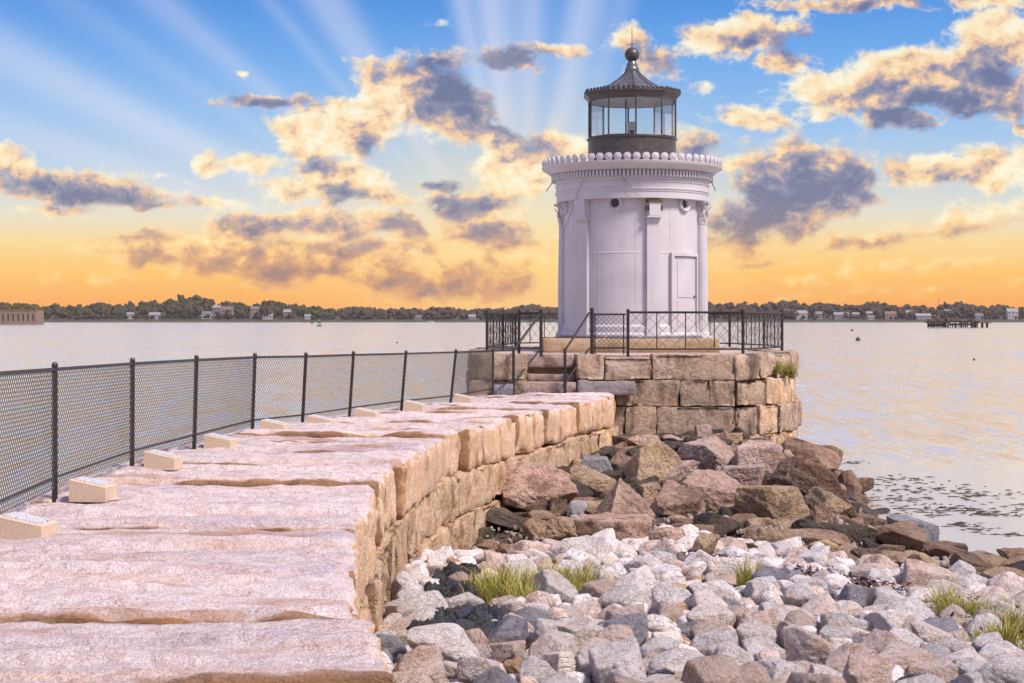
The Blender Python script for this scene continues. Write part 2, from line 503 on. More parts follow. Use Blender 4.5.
def stone_mat(name, c1, c2, c3, stain=None, stain_amt=0.0, var=.12, speck=.35, rough=.85, bscale=14.0, bdist=.02, stain_scale=(1.2, 1.2, 1.2),
              hue=0.0, top=None, joint=0.0, crack=.35, stain2=None, stain2_amt=0.0, stain2_scale=(3, 3, .6)):
    m, T, bs, out = new_mat(name)
    tc = T.n('ShaderNodeTexCoord').outputs['Object']
    oi = T.m('FRACT', T.m('ADD', T.n('ShaderNodeObjectInfo').outputs['Random'], T.n('ShaderNodeNewGeometry').outputs['Random Per Island']))
    off = T.v('SCALE', (37.0, 61.0, 23.0), scale=oi)
    P = T.v('ADD', tc, off)
    big = T.noise(P, 1.7, 5.0, .6)
    mid = T.noise(P, 9.0, 5.0, .65)
    grain = T.noise(P, 70.0, 2.0, .6)
    col = T.mix(T.step(big, .35, .65), c1, c2)
    col = T.mix(T.m('MULTIPLY', T.step(mid, .5, .72), .7), col, c3)
    g = T.lerp(grain, .3, .7, 1 - speck, 1 + speck)
    col = T.mix(1.0, col, T.xyz(g, g, g), 'MULTIPLY')
    if stain is not None:
        sn = T.noise(T.v('MULTIPLY', P, stain_scale), 1.0, 5.0, .62)
        col = T.mix(T.m('MULTIPLY', T.step(sn, .52, .68), stain_amt), col, stain)
    if stain2 is not None:
        sn = T.noise(T.v('MULTIPLY', T.v('ADD', P, (5, 9, 2)), stain2_scale), 1.0, 4.0, .6)
        col = T.mix(T.m('MULTIPLY', T.step(sn, .55, .70), stain2_amt), col, stain2)
    if top is not None:                                    # upper faces take a second tone, mixed in by normal
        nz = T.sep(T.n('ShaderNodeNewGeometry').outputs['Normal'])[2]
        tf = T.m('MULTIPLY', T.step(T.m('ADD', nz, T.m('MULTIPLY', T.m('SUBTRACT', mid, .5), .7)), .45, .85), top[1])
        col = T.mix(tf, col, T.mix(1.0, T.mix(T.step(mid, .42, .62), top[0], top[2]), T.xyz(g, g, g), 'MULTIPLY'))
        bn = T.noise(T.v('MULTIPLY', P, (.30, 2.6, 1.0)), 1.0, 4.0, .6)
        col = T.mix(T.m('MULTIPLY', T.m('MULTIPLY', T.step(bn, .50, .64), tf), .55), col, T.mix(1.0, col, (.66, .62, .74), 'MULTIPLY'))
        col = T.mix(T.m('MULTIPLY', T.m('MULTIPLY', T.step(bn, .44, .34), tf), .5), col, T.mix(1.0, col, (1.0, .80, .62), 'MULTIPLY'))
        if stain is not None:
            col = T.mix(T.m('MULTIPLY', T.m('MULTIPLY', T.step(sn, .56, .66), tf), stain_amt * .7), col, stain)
    if joint:                                              # rusty lichen along the joints
        ja = T.n('ShaderNodeAttribute', attribute_name='joint').outputs['Fac']
        jn = T.noise(T.v('MULTIPLY', P, (1.4, 5.0, 3.0)), 1.0, 4.0, .65)
        jf = T.step(T.m('ADD', T.m('MULTIPLY', ja, .9), T.m('MULTIPLY', T.m('SUBTRACT', jn, .5), 1.5)), .42, .85)
        col = T.mix(T.m('MULTIPLY', jf, joint), col, T.mix(T.step(mid, .4, .6), (.30, .155, .075), (.20, .10, .05)))
    ck = T.m('ABSOLUTE', T.m('SUBTRACT', T.noise(P, 2.6, 4.0, .6, .6), .5))
    ckf = T.step(ck, .0, .022, 1.0, 0.0)
    col = T.mix(T.m('MULTIPLY', ckf, crack), col, T.mix(1.0, col, (.35, .28, .24), 'MULTIPLY'))
    r = T.lerp(oi, 0, 1, 1 - var, 1 + var)
    col = T.mix(1.0, col, T.xyz(r, r, r), 'MULTIPLY')
    if hue:
        r2 = T.m('FRACT', T.m('MULTIPLY', oi, 7.31))
        col = T.mix(T.m('MULTIPLY', T.step(r2, .45, 1.0), hue), col, T.mix(1.0, col, (1.18, .92, .72), 'MULTIPLY'))
    T.put(bs.inputs['Base Color'], col)
    bs.inputs['Roughness'].default_value = rough
    bs.inputs['Specular IOR Level'].default_value = .35
    hgt = T.m('ADD', T.m('MULTIPLY', T.noise(P, bscale, 7.0, .72), 1.7), T.m('MULTIPLY', grain, .22))
    hgt = T.m('SUBTRACT', hgt, T.m('MULTIPLY', ckf, .25))
    bump(T, bs, hgt, bdist)
    return m

M = {}
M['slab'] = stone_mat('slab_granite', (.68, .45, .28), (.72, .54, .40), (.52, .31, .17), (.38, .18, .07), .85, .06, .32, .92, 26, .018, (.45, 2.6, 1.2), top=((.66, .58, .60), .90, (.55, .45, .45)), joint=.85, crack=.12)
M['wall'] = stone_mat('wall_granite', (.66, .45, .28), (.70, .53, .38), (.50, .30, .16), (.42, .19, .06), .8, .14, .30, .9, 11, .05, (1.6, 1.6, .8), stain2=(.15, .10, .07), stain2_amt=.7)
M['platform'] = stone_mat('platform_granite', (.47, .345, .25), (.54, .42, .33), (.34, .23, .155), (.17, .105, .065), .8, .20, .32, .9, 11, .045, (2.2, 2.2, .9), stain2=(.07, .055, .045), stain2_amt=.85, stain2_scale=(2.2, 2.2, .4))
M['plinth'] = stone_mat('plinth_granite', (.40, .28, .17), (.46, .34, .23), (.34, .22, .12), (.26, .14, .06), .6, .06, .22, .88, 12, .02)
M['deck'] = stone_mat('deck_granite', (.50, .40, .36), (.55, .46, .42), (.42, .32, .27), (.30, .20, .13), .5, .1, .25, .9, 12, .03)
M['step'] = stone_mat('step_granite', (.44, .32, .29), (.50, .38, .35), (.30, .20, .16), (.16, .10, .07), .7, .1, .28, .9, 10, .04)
M['pale'] = stone_mat('pale_granite', (.72, .67, .68), (.81, .78, .79), (.60, .51, .48), (.54, .36, .21), .55, .12, .30, .88, 8, .05, (2.6, 2.6, 2.6), .45)
M['pinkish'] = stone_mat('pinkish_granite', (.62, .48, .42), (.68, .56, .52), (.46, .31, .24), (.36, .20, .10), .6, .18, .30, .88, 8, .05, (2.6, 2.6, 2.6))
M['tan'] = stone_mat('tan_stone', (.46, .31, .17), (.54, .40, .25), (.32, .19, .09), (.22, .12, .06), .6, .18, .25, .88, 8, .05)
M['grey'] = stone_mat('grey_stone', (.20, .20, .23), (.30, .30, .34), (.12, .12, .13), (.24, .18, .14), .4, .22, .25, .8, 8, .04)
M['pink_boulder'] = stone_mat('pink_boulder', (.63, .41, .32), (.70, .51, .42), (.47, .28, .19), (.17, .09, .055), .75, .14, .32, .9, 5, .14, (1.3, 1.3, 1.3), stain2=(.10, .07, .05), stain2_amt=.6, stain2_scale=(1.5, 1.5, 1.5))
M['rose_boulder'] = stone_mat('rose_boulder', (.70, .50, .43), (.76, .60, .54), (.52, .33, .25), (.30, .15, .08), .6, .12, .32, .9, 5, .14, (1.3, 1.3, 1.3))
M['tan_boulder'] = stone_mat('tan_boulder', (.53, .37, .24), (.62, .47, .33), (.35, .22, .12), (.11, .07, .04), .75, .14, .30, .9, 5, .14, (1.3, 1.3, 1.3), stain2=(.09, .07, .05), stain2_amt=.6, stain2_scale=(1.5, 1.5, 1.5))
M['brown_boulder'] = stone_mat('brown_boulder', (.30, .185, .125), (.41, .28, .205), (.17, .105, .07), (.045, .032, .024), .8, .25, .30, .82, 5, .12)
M['dark_rock'] = stone_mat('dark_rock', (.055, .043, .035), (.11, .085, .07), (.035, .028, .024), (.16, .12, .08), .5, .25, .25, .6, 6, .08)
M['mossy'] = stone_mat('mossy_rock', (.10, .085, .045), (.15, .13, .06), (.05, .04, .025), (.17, .17, .05), .7, .1, .25, .8, 6, .08)

def plain(name, col, rough=.5, metal=0.0, nz=.12, scale=20.0, spec=.5, bd=0.0, alpha_rust=None):
    m, T, bs, out = new_mat(name)
    tc = T.n('ShaderNodeTexCoord').outputs['Object']
    n = T.noise(tc, scale, 4.0, .6)
    g = T.lerp(n, .25, .75, 1 - nz, 1 + nz)
    c = T.mix(1.0, col, T.xyz(g, g, g), 'MULTIPLY')
    if alpha_rust:
        c = T.mix(T.m('MULTIPLY', T.step(T.noise(tc, alpha_rust[1], 4.0, .65), .56, .68), alpha_rust[2]), c, alpha_rust[0])
    T.put(bs.inputs['Base Color'], c)
    bs.inputs['Roughness'].default_value = rough
    bs.inputs['Metallic'].default_value = metal
    bs.inputs['Specular IOR Level'].default_value = spec
    if bd:
        bump(T, bs, n, bd)
    return m

M['rail'] = plain('black_rail_paint', (.022, .019, .018), .45, 0, .3, 30, .5, .001, ((.07, .04, .025), 9, .5))
M['wire'] = plain('coated_wire', (.045, .04, .036), .5, 0, .2, 30)
M['lantern_metal'] = plain('dark_lantern_metal', (.075, .068, .064), .4, .3, .3, 6, .5, .002, ((.09, .075, .06), 5, .6))
M['roof_metal'] = plain('lantern_roof_metal', (.13, .135, .15), .35, .5, .25, 5, .5, .002)
M['timber'] = stone_mat('weathered_timber', (.27, .24, .25), (.34, .31, .32), (.16, .13, .13), (.10, .08, .07), .6, .05, .2, .9, 10, .02, (1.0, 8, 8))
M['plaque_block'] = plain('cast_plaque_block', (.58, .45, .34), .85, 0, .14, 40, .3, .004)
M['seaweed'] = plain('wet_seaweed', (.035, .028, .012), .5, 0, .4, 20)
M['glow_white'] = plain('lens_glass_white', (.55, .57, .58), .15, 0, .05, 8)

def paint_mat():
    m, T, bs, out = new_mat('white_iron_paint')
    tc = T.n('ShaderNodeTexCoord').outputs['Object']
    big = T.noise(tc, 1.1, 5.0, .6)
    streak = T.noise(T.v('MULTIPLY', tc, (7, 7, .6)), 1.0, 5.0, .6)
    fine = T.noise(tc, 26.0, 4.0, .65)
    col = T.mix(T.step(big, .35, .7), (.53, .515, .56), (.465, .45, .495))
    col = T.mix(T.m('MULTIPLY', T.step(streak, .52, .74), .42), col, (.42, .37, .36))
    col = T.mix(T.m('MULTIPLY', T.step(fine, .70, .76), .55), col, (.34, .27, .23))
    T.put(bs.inputs['Base Color'], col)
    bs.inputs['Roughness'].default_value = .48
    bs.inputs['Specular IOR Level'].default_value = .4
    bump(T, bs, T.m('ADD', big, T.m('MULTIPLY', fine, .25)), .012)
    return m
M['white'] = paint_mat()
M['grey_paint'] = plain('grey_base_paint', (.16, .16, .19), .5, 0, .25, 7, .4, .003, ((.55, .54, .55), 4, .5))
M['rust'] = plain('rusty_iron', (.10, .06, .04), .8, 0, .4, 14, .3, .004)
M['dark_hole'] = plain('dark_window_glass', (.015, .015, .02), .12, 0, .1, 8)

def plaque_mat():
    m, T, bs, out = new_mat('engraved_plaque')
    tc = T.n('ShaderNodeTexCoord').outputs['Object']
    v = T.noise(T.v('MULTIPLY', tc, (70, 26, 1)), 1.0, 2.0, .6)
    col = T.mix(T.step(v, .52, .60), (.62, .62, .66), (.22, .22, .24))
    T.put(bs.inputs['Base Color'], col)
    bs.inputs['Roughness'].default_value = .4
    return m
M['plaque'] = plaque_mat()

def pane_mat():
    m, T, bs, out = new_mat('lantern_pane_glass')
    tr = T.n('ShaderNodeBsdfTransparent')
    tr.inputs[0].default_value = (.93, .95, .95, 1)
    gl = T.n('ShaderNodeBsdfGlossy')
    gl.inputs['Roughness'].default_value = .02
    mx = T.n('ShaderNodeMixShader')
    fr = T.n('ShaderNodeFresnel')
    fr.inputs[0].default_value = 1.5
    T.put(mx.inputs[0], T.m('MULTIPLY', fr.outputs[0], .55, clamp=True))
    T.t.links.new(tr.outputs[0], mx.inputs[1])
    T.t.links.new(gl.outputs[0], mx.inputs[2])
    T.t.links.new(mx.outputs[0], out.inputs['Surface'])
    return m
M['pane'] = pane_mat()

def plastic_mat():
    m, T, bs, out = new_mat('black_plastic_film')
    tc = T.n('ShaderNodeTexCoord').outputs['Object']
    bs.inputs['Base Color'].default_value = (.012, .012, .014, 1)
    bs.inputs['Roughness'].default_value = .18
    bump(T, bs, T.noise(tc, 9.0, 5.0, .7), .06)
    return m
M['plastic'] = plastic_mat()

def grass_mat(name, a, b):
    m, T, bs, out = new_mat(name)
    tc = T.n('ShaderNodeTexCoord').outputs['Object']
    n = T.noise(tc, 6.0, 3.0, .6)
    at = T.n('ShaderNodeAttribute', attribute_name='tip').outputs['Fac']
    T.put(bs.inputs['Base Color'], T.mix(T.step(n, .35, .65), T.mix(at, a[0], a[1]), T.mix(at, b[0], b[1])))
    bs.inputs['Roughness'].default_value = .6
    bs.inputs['Subsurface Weight'].default_value = 0.0
    return m
M['grass'] = grass_mat('green_grass', ((.12, .14, .02), (.36, .36, .05)), ((.22, .17, .05), (.52, .42, .12)))
M['dry_grass'] = grass_mat('dry_grass', ((.14, .09, .04), (.30, .19, .09)), ((.10, .06, .03), (.26, .15, .07)))

# ------------------------------------------------------------------ water
WATER_Z = -2.2
def water():
    m, T, bs, out = new_mat('sea_water')
    tc = T.n('ShaderNodeTexCoord').outputs['Object']
    x, y, z = T.sep(tc)
    bs.inputs['Base Color'].default_value = (.48, .455, .42, 1)
    bs.inputs['Roughness'].default_value = .14
    bs.inputs['IOR'].default_value = 1.48
    def slope(sc, det, ro):
        return T.v('SUBTRACT', T.noise(T.v('MULTIPLY', tc, sc), 1.0, det, ro, out=1), (.5, .5, .5))
    s1 = slope((.06, .035, 0), 3.0, .6)
    s2 = slope((.50, .9, 0), 4.0, .65)
    s3 = slope((3.2, 5.0, 0), 2.0, .6)
    s4 = slope((.80, .07, 0), 4.0, .72)
    s5 = slope((2.6, .30, 0), 3.0, .7)
    gust = T.noise(T.v('MULTIPLY', tc, (.012, .03, 0)), 1.0, 4.0, .65)
    # lee of the breakwater and the shore: calmer
    wob = T.m('MULTIPLY', T.m('SUBTRACT', T.noise(T.v('MULTIPLY', tc, (.05, .12, 0)), 1.0, 3.0, .6), .5), 26.0)
    calm = T.step(T.m('ADD', y, wob), 40.0, 66.0, .05, 1.0)
    calm = T.m('MAXIMUM', calm, T.step(x, 4.0, -1.0, 0.0, 1.0))
    amp = T.m('MULTIPLY', calm, T.step(gust, .35, .65, .45, 1.3))
    sl = T.v('ADD', T.v('SCALE', s1, scale=.12), T.v('ADD', T.v('ADD', T.v('ADD', T.v('SCALE', s5, scale=.85), T.v('SCALE', s4, scale=.45)), T.v('SCALE', s2, scale=.30)), T.v('SCALE', s3, scale=.30)))
    sl = T.v('MULTIPLY', T.v('SCALE', sl, scale=amp), (1, 1, 0))
    T.put(bs.inputs['Normal'], T.v('NORMALIZE', T.v('ADD', sl, (0, 0, 1))))
    mb = MB()
    ys = [-60, 0, 20, 60, 200, 600, 2000, 4500]
    xs = [-4000, -1500, -400, -60, 0, 60, 400, 1500, 4000]
    V = [(a, b, 0) for b in ys for a in xs]
    n = len(xs)
    mb.add(V, [(j * n + i, j * n + i + 1, (j + 1) * n + i + 1, (j + 1) * n + i) for j in range(len(ys) - 1) for i in range(n - 1)])
    o = mb.build('sea', m, None, loc=(0, 0, WATER_Z))
    tag(o, 'choppy silver grey harbour water reaching the far shore', 'water', kind='structure')
water()

# ------------------------------------------------------------------ breakwater lines
RE = [(0.0, 1.6), (4.0, .45), (6.2, -.20), (7.9, -.58), (9.27, -.75), (10.4, -.93), (11.95, -1.12), (13.4, -1.24), (14.8, -1.29), (17.8, -1.38), (18.6, -1.36),
      (21.2, -1.27), (23.0, -1.12), (24.4, -.92), (26.5, -.54), (27.5, -.22), (29.5, .42), (32.2, 1.08), (35.4, 2.0), (37.0, 2.42)]
LE = [(0.0, -3.3), (8.0, -4.35), (13.0, -4.5), (15.8, -4.47), (19.1, -4.55), (21.7, -4.32), (24.9, -4.02), (26.6, -3.52), (28.6, -2.98), (31.2, -2.25), (33.4, -1.43), (35.8, -.98), (37.4, -.6)]
def interp(tab, y):
    return float(np.interp(y, [a for a, b in tab], [b for a, b in tab]))
def smooth_at(tab, y):
    return sum(interp(tab, y + d) for d in (-.6, -.3, 0, .3, .6)) / 5
right_edge = lambda y: smooth_at(RE, y)
left_edge = lambda y: smooth_at(LE, y)

# ------------------------------------------------------------------ ground of the shore
def sst(a, b, x):
    t = min(1.0, max(0.0, (x - a) / (b - a)))
    return t * t * (3 - 2 * t)
def ground_z(X, Y):
    z = -1.15 - .043 * min(max(Y - 13, 0), 11.5) + .054 * min(max(Y - 24.5, 0), 13)
    z -= .07 * max(0, X - 2.5) * (1 - sst(23, 28, Y))
    z -= .55 * max(0, X - 5.2) * sst(23.5, 29, Y)
    z -= .38 * math.exp(-((X + .3) / .9) ** 2 - ((Y - 24.6) / 2.3) ** 2)
    z -= .30 * max(0, Y - 37.6)
    if X < left_edge(Y) + 1:
        z -= .6 * (left_edge(Y) + 1 - X)
    if X > 5.5 and Y > 32:                                 # rubble apron round the end of the platform
        k = sst(32, 37, Y) * (1 - sst(46, 50, Y))
        z = max(z, -5 + k * (3.35 - .5 * max(0, X - 6.9)))
    return max(z, -5.5)

def shore():
    m, T, bs, out = new_mat('shore_gravel')
    tc = T.n('ShaderNodeTexCoord').outputs['Object']
    n = T.noise(tc, 3.0, 6.0, .65)
    v = T.n('ShaderNodeTexVoronoi')
    T.put(v.inputs['Vector'], tc)
    v.inputs['Scale'].default_value = 16.0
    col = T.mix(T.step(n, .35, .65), (.055, .042, .032), (.13, .09, .065))
    col = T.mix(T.m('MULTIPLY', T.step(T.noise(tc, 1.1, 3.0, .5), .5, .65), .6), col, (.035, .03, .027))
    T.put(bs.inputs['Base Color'], col)
    bs.inputs['Roughness'].default_value = .8
    bump(T, bs, T.m('ADD', n, T.m('MULTIPLY', v.outputs['Distance'], .6)), .08)
    xs = np.arange(-14, 22.01, .3)
    ys = np.arange(-8, 56.01, .3)
    V = []
    for b in ys:
        for a in xs:
            V.append((a, b, ground_z(a, b)))
    V = np.array(V)
    V[:, 2] += .10 * fbm(V * np.array([1.1, 1.1, 0]), 4, 3)
    n_ = len(xs)
    Fc = [(j * n_ + i, j * n_ + i + 1, (j + 1) * n_ + i + 1, (j + 1) * n_ + i) for j in range(len(ys) - 1) for i in range(n_ - 1)]
    o = link('shore_ground', to_mesh('shore_ground', V, Fc, True), m)
    tag(o, 'dark gravel and silt of the shore under the rocks', 'ground', kind='structure')
shore()

# ------------------------------------------------------------------ breakwater
def breakwater():
    bw = thing('breakwater', 'curved breakwater walkway of pale pink granite slabs laid crosswise', 'breakwater', (0, 0, 0))
    J = [2.6, 4.1, 5.9, 7.75, 9.28, 11.45, 13.28, 14.15, 15.5, 17.05, 17.95, 19.5, 21.2, 22.95, 24.3, 25.5, 26.5, 27.5, 28.5, 29.5, 30.7, 32.1, 33.3, 34.4, 35.4, 36.3, 37.5]
    for i, (a, b) in enumerate(zip(J[:-1], J[1:])):
        g = rng.uniform(.010, .024)
        tl = .12 + .25 * sst(22, 34, a)
        la, lb = a + tl, b + tl
        if i == len(J) - 2: lb = b
        dr = rng.uniform(-.09, .07)
        dl = rng.uniform(-.03, .08)
        quad = [(left_edge(la) - .10 - dl, la + g), (right_edge(a) + dr, a + g), (right_edge(b) + dr, b - g), (left_edge(lb) - .10 - dl, lb - g)]
        near = a < 20
        dz = rng.uniform(-.016, .010)
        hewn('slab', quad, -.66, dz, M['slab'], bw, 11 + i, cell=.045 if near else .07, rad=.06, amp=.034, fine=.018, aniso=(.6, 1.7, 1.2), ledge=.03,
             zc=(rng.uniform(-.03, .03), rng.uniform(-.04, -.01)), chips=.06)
    # lower courses of the right face
    for c, (z0, z1) in enumerate(((-1.28, -.675), (-2.3, -1.295))):
        y = 4.0 + .5 * c
        k = 0
        while y < 36.8:
            L = rng.uniform(1.1, 2.1)
            y2 = min(37.0, y + L)
            if y2 - y < .4: break
            ox = rng.uniform(-.02, .07) + .04 * c
            quad = [(right_edge(y) - .8, y + .012), (right_edge(y) + ox, y + .012), (right_edge(y2) + ox, y2 - .012), (right_edge(y2) - .8, y2 - .012)]
            hewn('block', quad, z0, z1, M['wall'], bw, 201 + c * 50 + k, cell=.08, rad=.03, amp=.05, fine=.03, chips=.05)
            y = y2
            k += 1
    # rubble fill and the seaward face
    mb = MB()
    Y = np.arange(2.6, 37.4, .8)
    V, Fc = [], []
    for y in Y:
        V += [(left_edge(y) + .06, y, -.68), (right_edge(y) - .6, y, -.68), (right_edge(y) - .6, y, -4.0), (left_edge(y) - .5, y, -4.0)]
    for j in range(len(Y) - 1):
        for k in range(4):
            Fc.append((j * 4 + k, j * 4 + (k + 1) % 4, (j + 1) * 4 + (k + 1) % 4, (j + 1) * 4 + k))
    Fc += [(0, 3, 2, 1), tuple((len(Y) - 1) * 4 + k for k in range(4))]
    mb.add(V, Fc)
    mb.build('rubble_fill', M['wall'], bw)
breakwater()

# ------------------------------------------------------------------ platform under the tower
PLAT_Z = .90
PF = 37.6
def platform():
    pf = thing('stone_platform', 'round ended granite block platform carrying the white lighthouse', 'platform', (3.0, 43.0, 0))
    X = lambda px, Y=PF: (px - 512) / F * Y
    right = [(735, 37.6), (758, 38.0), (775, 38.7), (789, 39.7), (797, 41.0)]
    rp = [(X(px, Y), Y) for px, Y in right]
    back = [(7.15, 43.0), (6.9, 45.6), (6.1, 47.9), (4.6, 49.6), (2.6, 50.2), (.6, 49.6), (-.7, 47.8), (-1.15, 45.4), (-1.1, 43.0), (-1.0, 40.6)]
    cen = np.array((3.0, 43.3))
    def inner(p, t=.75):
        d = cen - np.array(p)
        return tuple(np.array(p) + d / np.linalg.norm(d) * t)
    zs = [(.323, PLAT_Z), (-.284, .318), (-.955, -.289), (-2.4, -.961)]
    joints = [[471, 508, 528], [577, 604.5, 652.5, 735], ]
    fronts = {
        0: [(471, 507), (507, 527), (577, 604.5), (604.5, 652.5), (652.5, 735)],
        1: [(469, 496), (496, 527), (577, 632), (632, 680), (680, 709), (709, 735)],
        2: [(468, 505), (505, 560), (560, 625), (625, 656), (656, 735)],
        3: [(466, 540), (540, 640), (640, 737)],
    }
    sd = 400
    for c, (z0, z1) in enumerate(zs):
        out = .035 * c
        for (a, b) in fronts[c]:
            sd += 1
            Y0 = PF - out + rng.uniform(-.02, .02)
            top = z1 - (.07 if (c == 0 and a == 604.5) else 0)
            quad = [(X(a) + .004, Y0), (X(b) - .004, Y0), (X(b) - .004, Y0 + .75), (X(a) + .004, Y0 + .75)]
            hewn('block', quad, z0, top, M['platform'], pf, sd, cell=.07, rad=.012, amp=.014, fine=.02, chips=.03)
        pts = [rp[0]] + [((p[0] + rng.uniform(-.05, .05)), p[1]) for p in rp[1:]] + back + [(X(471), PF + .75)]
        if c % 2:
            pts = [pts[0]] + [tuple((np.array(pts[i]) * (.6) + np.array(pts[i + 1]) * .4)) for i in range(1, len(pts) - 2)] + [pts[-1]]
        for a, b in zip(pts[:-1], pts[1:]):
            sd += 1
            a2 = np.array(a); b2 = np.array(b)
            n = np.array([(b2 - a2)[1], -(b2 - a2)[0]]); n = n / np.linalg.norm(n)
            t = (b2 - a2) / np.linalg.norm(b2 - a2)
            o2 = out + rng.uniform(-.01, .05)
            A, B = a2 + n * o2 + t * .01, b2 + n * o2 - t * .01
            vis = a[1] < 42 and a[0] > 3
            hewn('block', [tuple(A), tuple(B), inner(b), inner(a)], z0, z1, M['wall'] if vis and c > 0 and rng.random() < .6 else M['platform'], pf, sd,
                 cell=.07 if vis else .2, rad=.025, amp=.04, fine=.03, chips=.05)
    # fill and paving
    ring = [(X(528), PF + .74)] + [inner(p, .55) for p in rp + back] + [(X(471) + .3, PF + .74)]
    ring = [(X(577) + .05, PF + .7), (X(735) - .1, PF + .7)] + [inner(p, .6) for p in rp[1:] + back] + [(X(471) + .5, PF + .7), (X(527) - .05, PF + .7), (X(527) - .05, PF + 2.4), (X(577) + .05, PF + 2.4)]
    n = len(ring)
    mb = MB()
    V = [(p[0] - 3, p[1] - 43, PLAT_Z - .03) for p in ring] + [(p[0] - 3, p[1] - 43, -3.2) for p in ring]
    mb.add(V, [tuple(range(n))] + [(i, n + i, n + (i + 1) % n, (i + 1) % n) for i in range(n)])
    mb.build('paving', M['deck'], pf)
    # steps in the recess
    sx0, sx1 = X(512), X(577)
    hewn('step', [(X(514), PF - .02), (sx1 - .02, PF - .02), (sx1 - .02, PF + .72), (X(528), PF + .72)], -.03, .265, M['step'], pf, 601, .08, .025, .015, .01)
    hewn('step', [(X(527) + .01, PF + .5), (sx1 - .02, PF + .5), (sx1 - .02, PF + 1.3), (X(527) + .01, PF + 1.3)], .27, .43, M['step'], pf, 602, .08, .02, .012, .01)
    hewn('step', [(X(527) + .01, PF + 1.05), (sx1 - .02, PF + 1.05), (sx1 - .02, PF + 2.45), (X(527) + .01, PF + 2.45)], .57, .885, M['step'], pf, 603, .1, .02, .012, .01)
    hewn('block', [(X(527) + .01, PF + 1.3), (sx1 - .02, PF + 1.3), (sx1 - .02, PF + 2.45), (X(527) + .01, PF + 2.45)], -.6, .56, M['platform'], pf, 604, .2, .02, .012, .01)
    hewn('block', [(X(494), PF - .30), (X(513), PF - .30), (X(513), PF - .03), (X(494), PF - .03)], -.03, .24, M['grey'], pf, 605, .07, .02, .015, .01)
    # plinth
    hewn('plinth', [(X(543, 41.2), 41.25), (X(720.5, 41.2), 41.25), (X(720.5, 41.2), 45.7), (X(543, 41.2), 45.7)], PLAT_Z - .06, 1.215, M['plinth'], pf, 610, .12, .02, .008, .006)
platform()

tb = hewn('timber_beam', [(1.50, 37.22), (2.78, 37.22), (2.78, 37.5), (1.50, 37.5)], .0, .30, M['timber'], None, 33, .05, .02, .008, .008, (.3, 2, 2))
tag(tb, 'weathered grey squared timber lying beside the stone steps', 'timber')
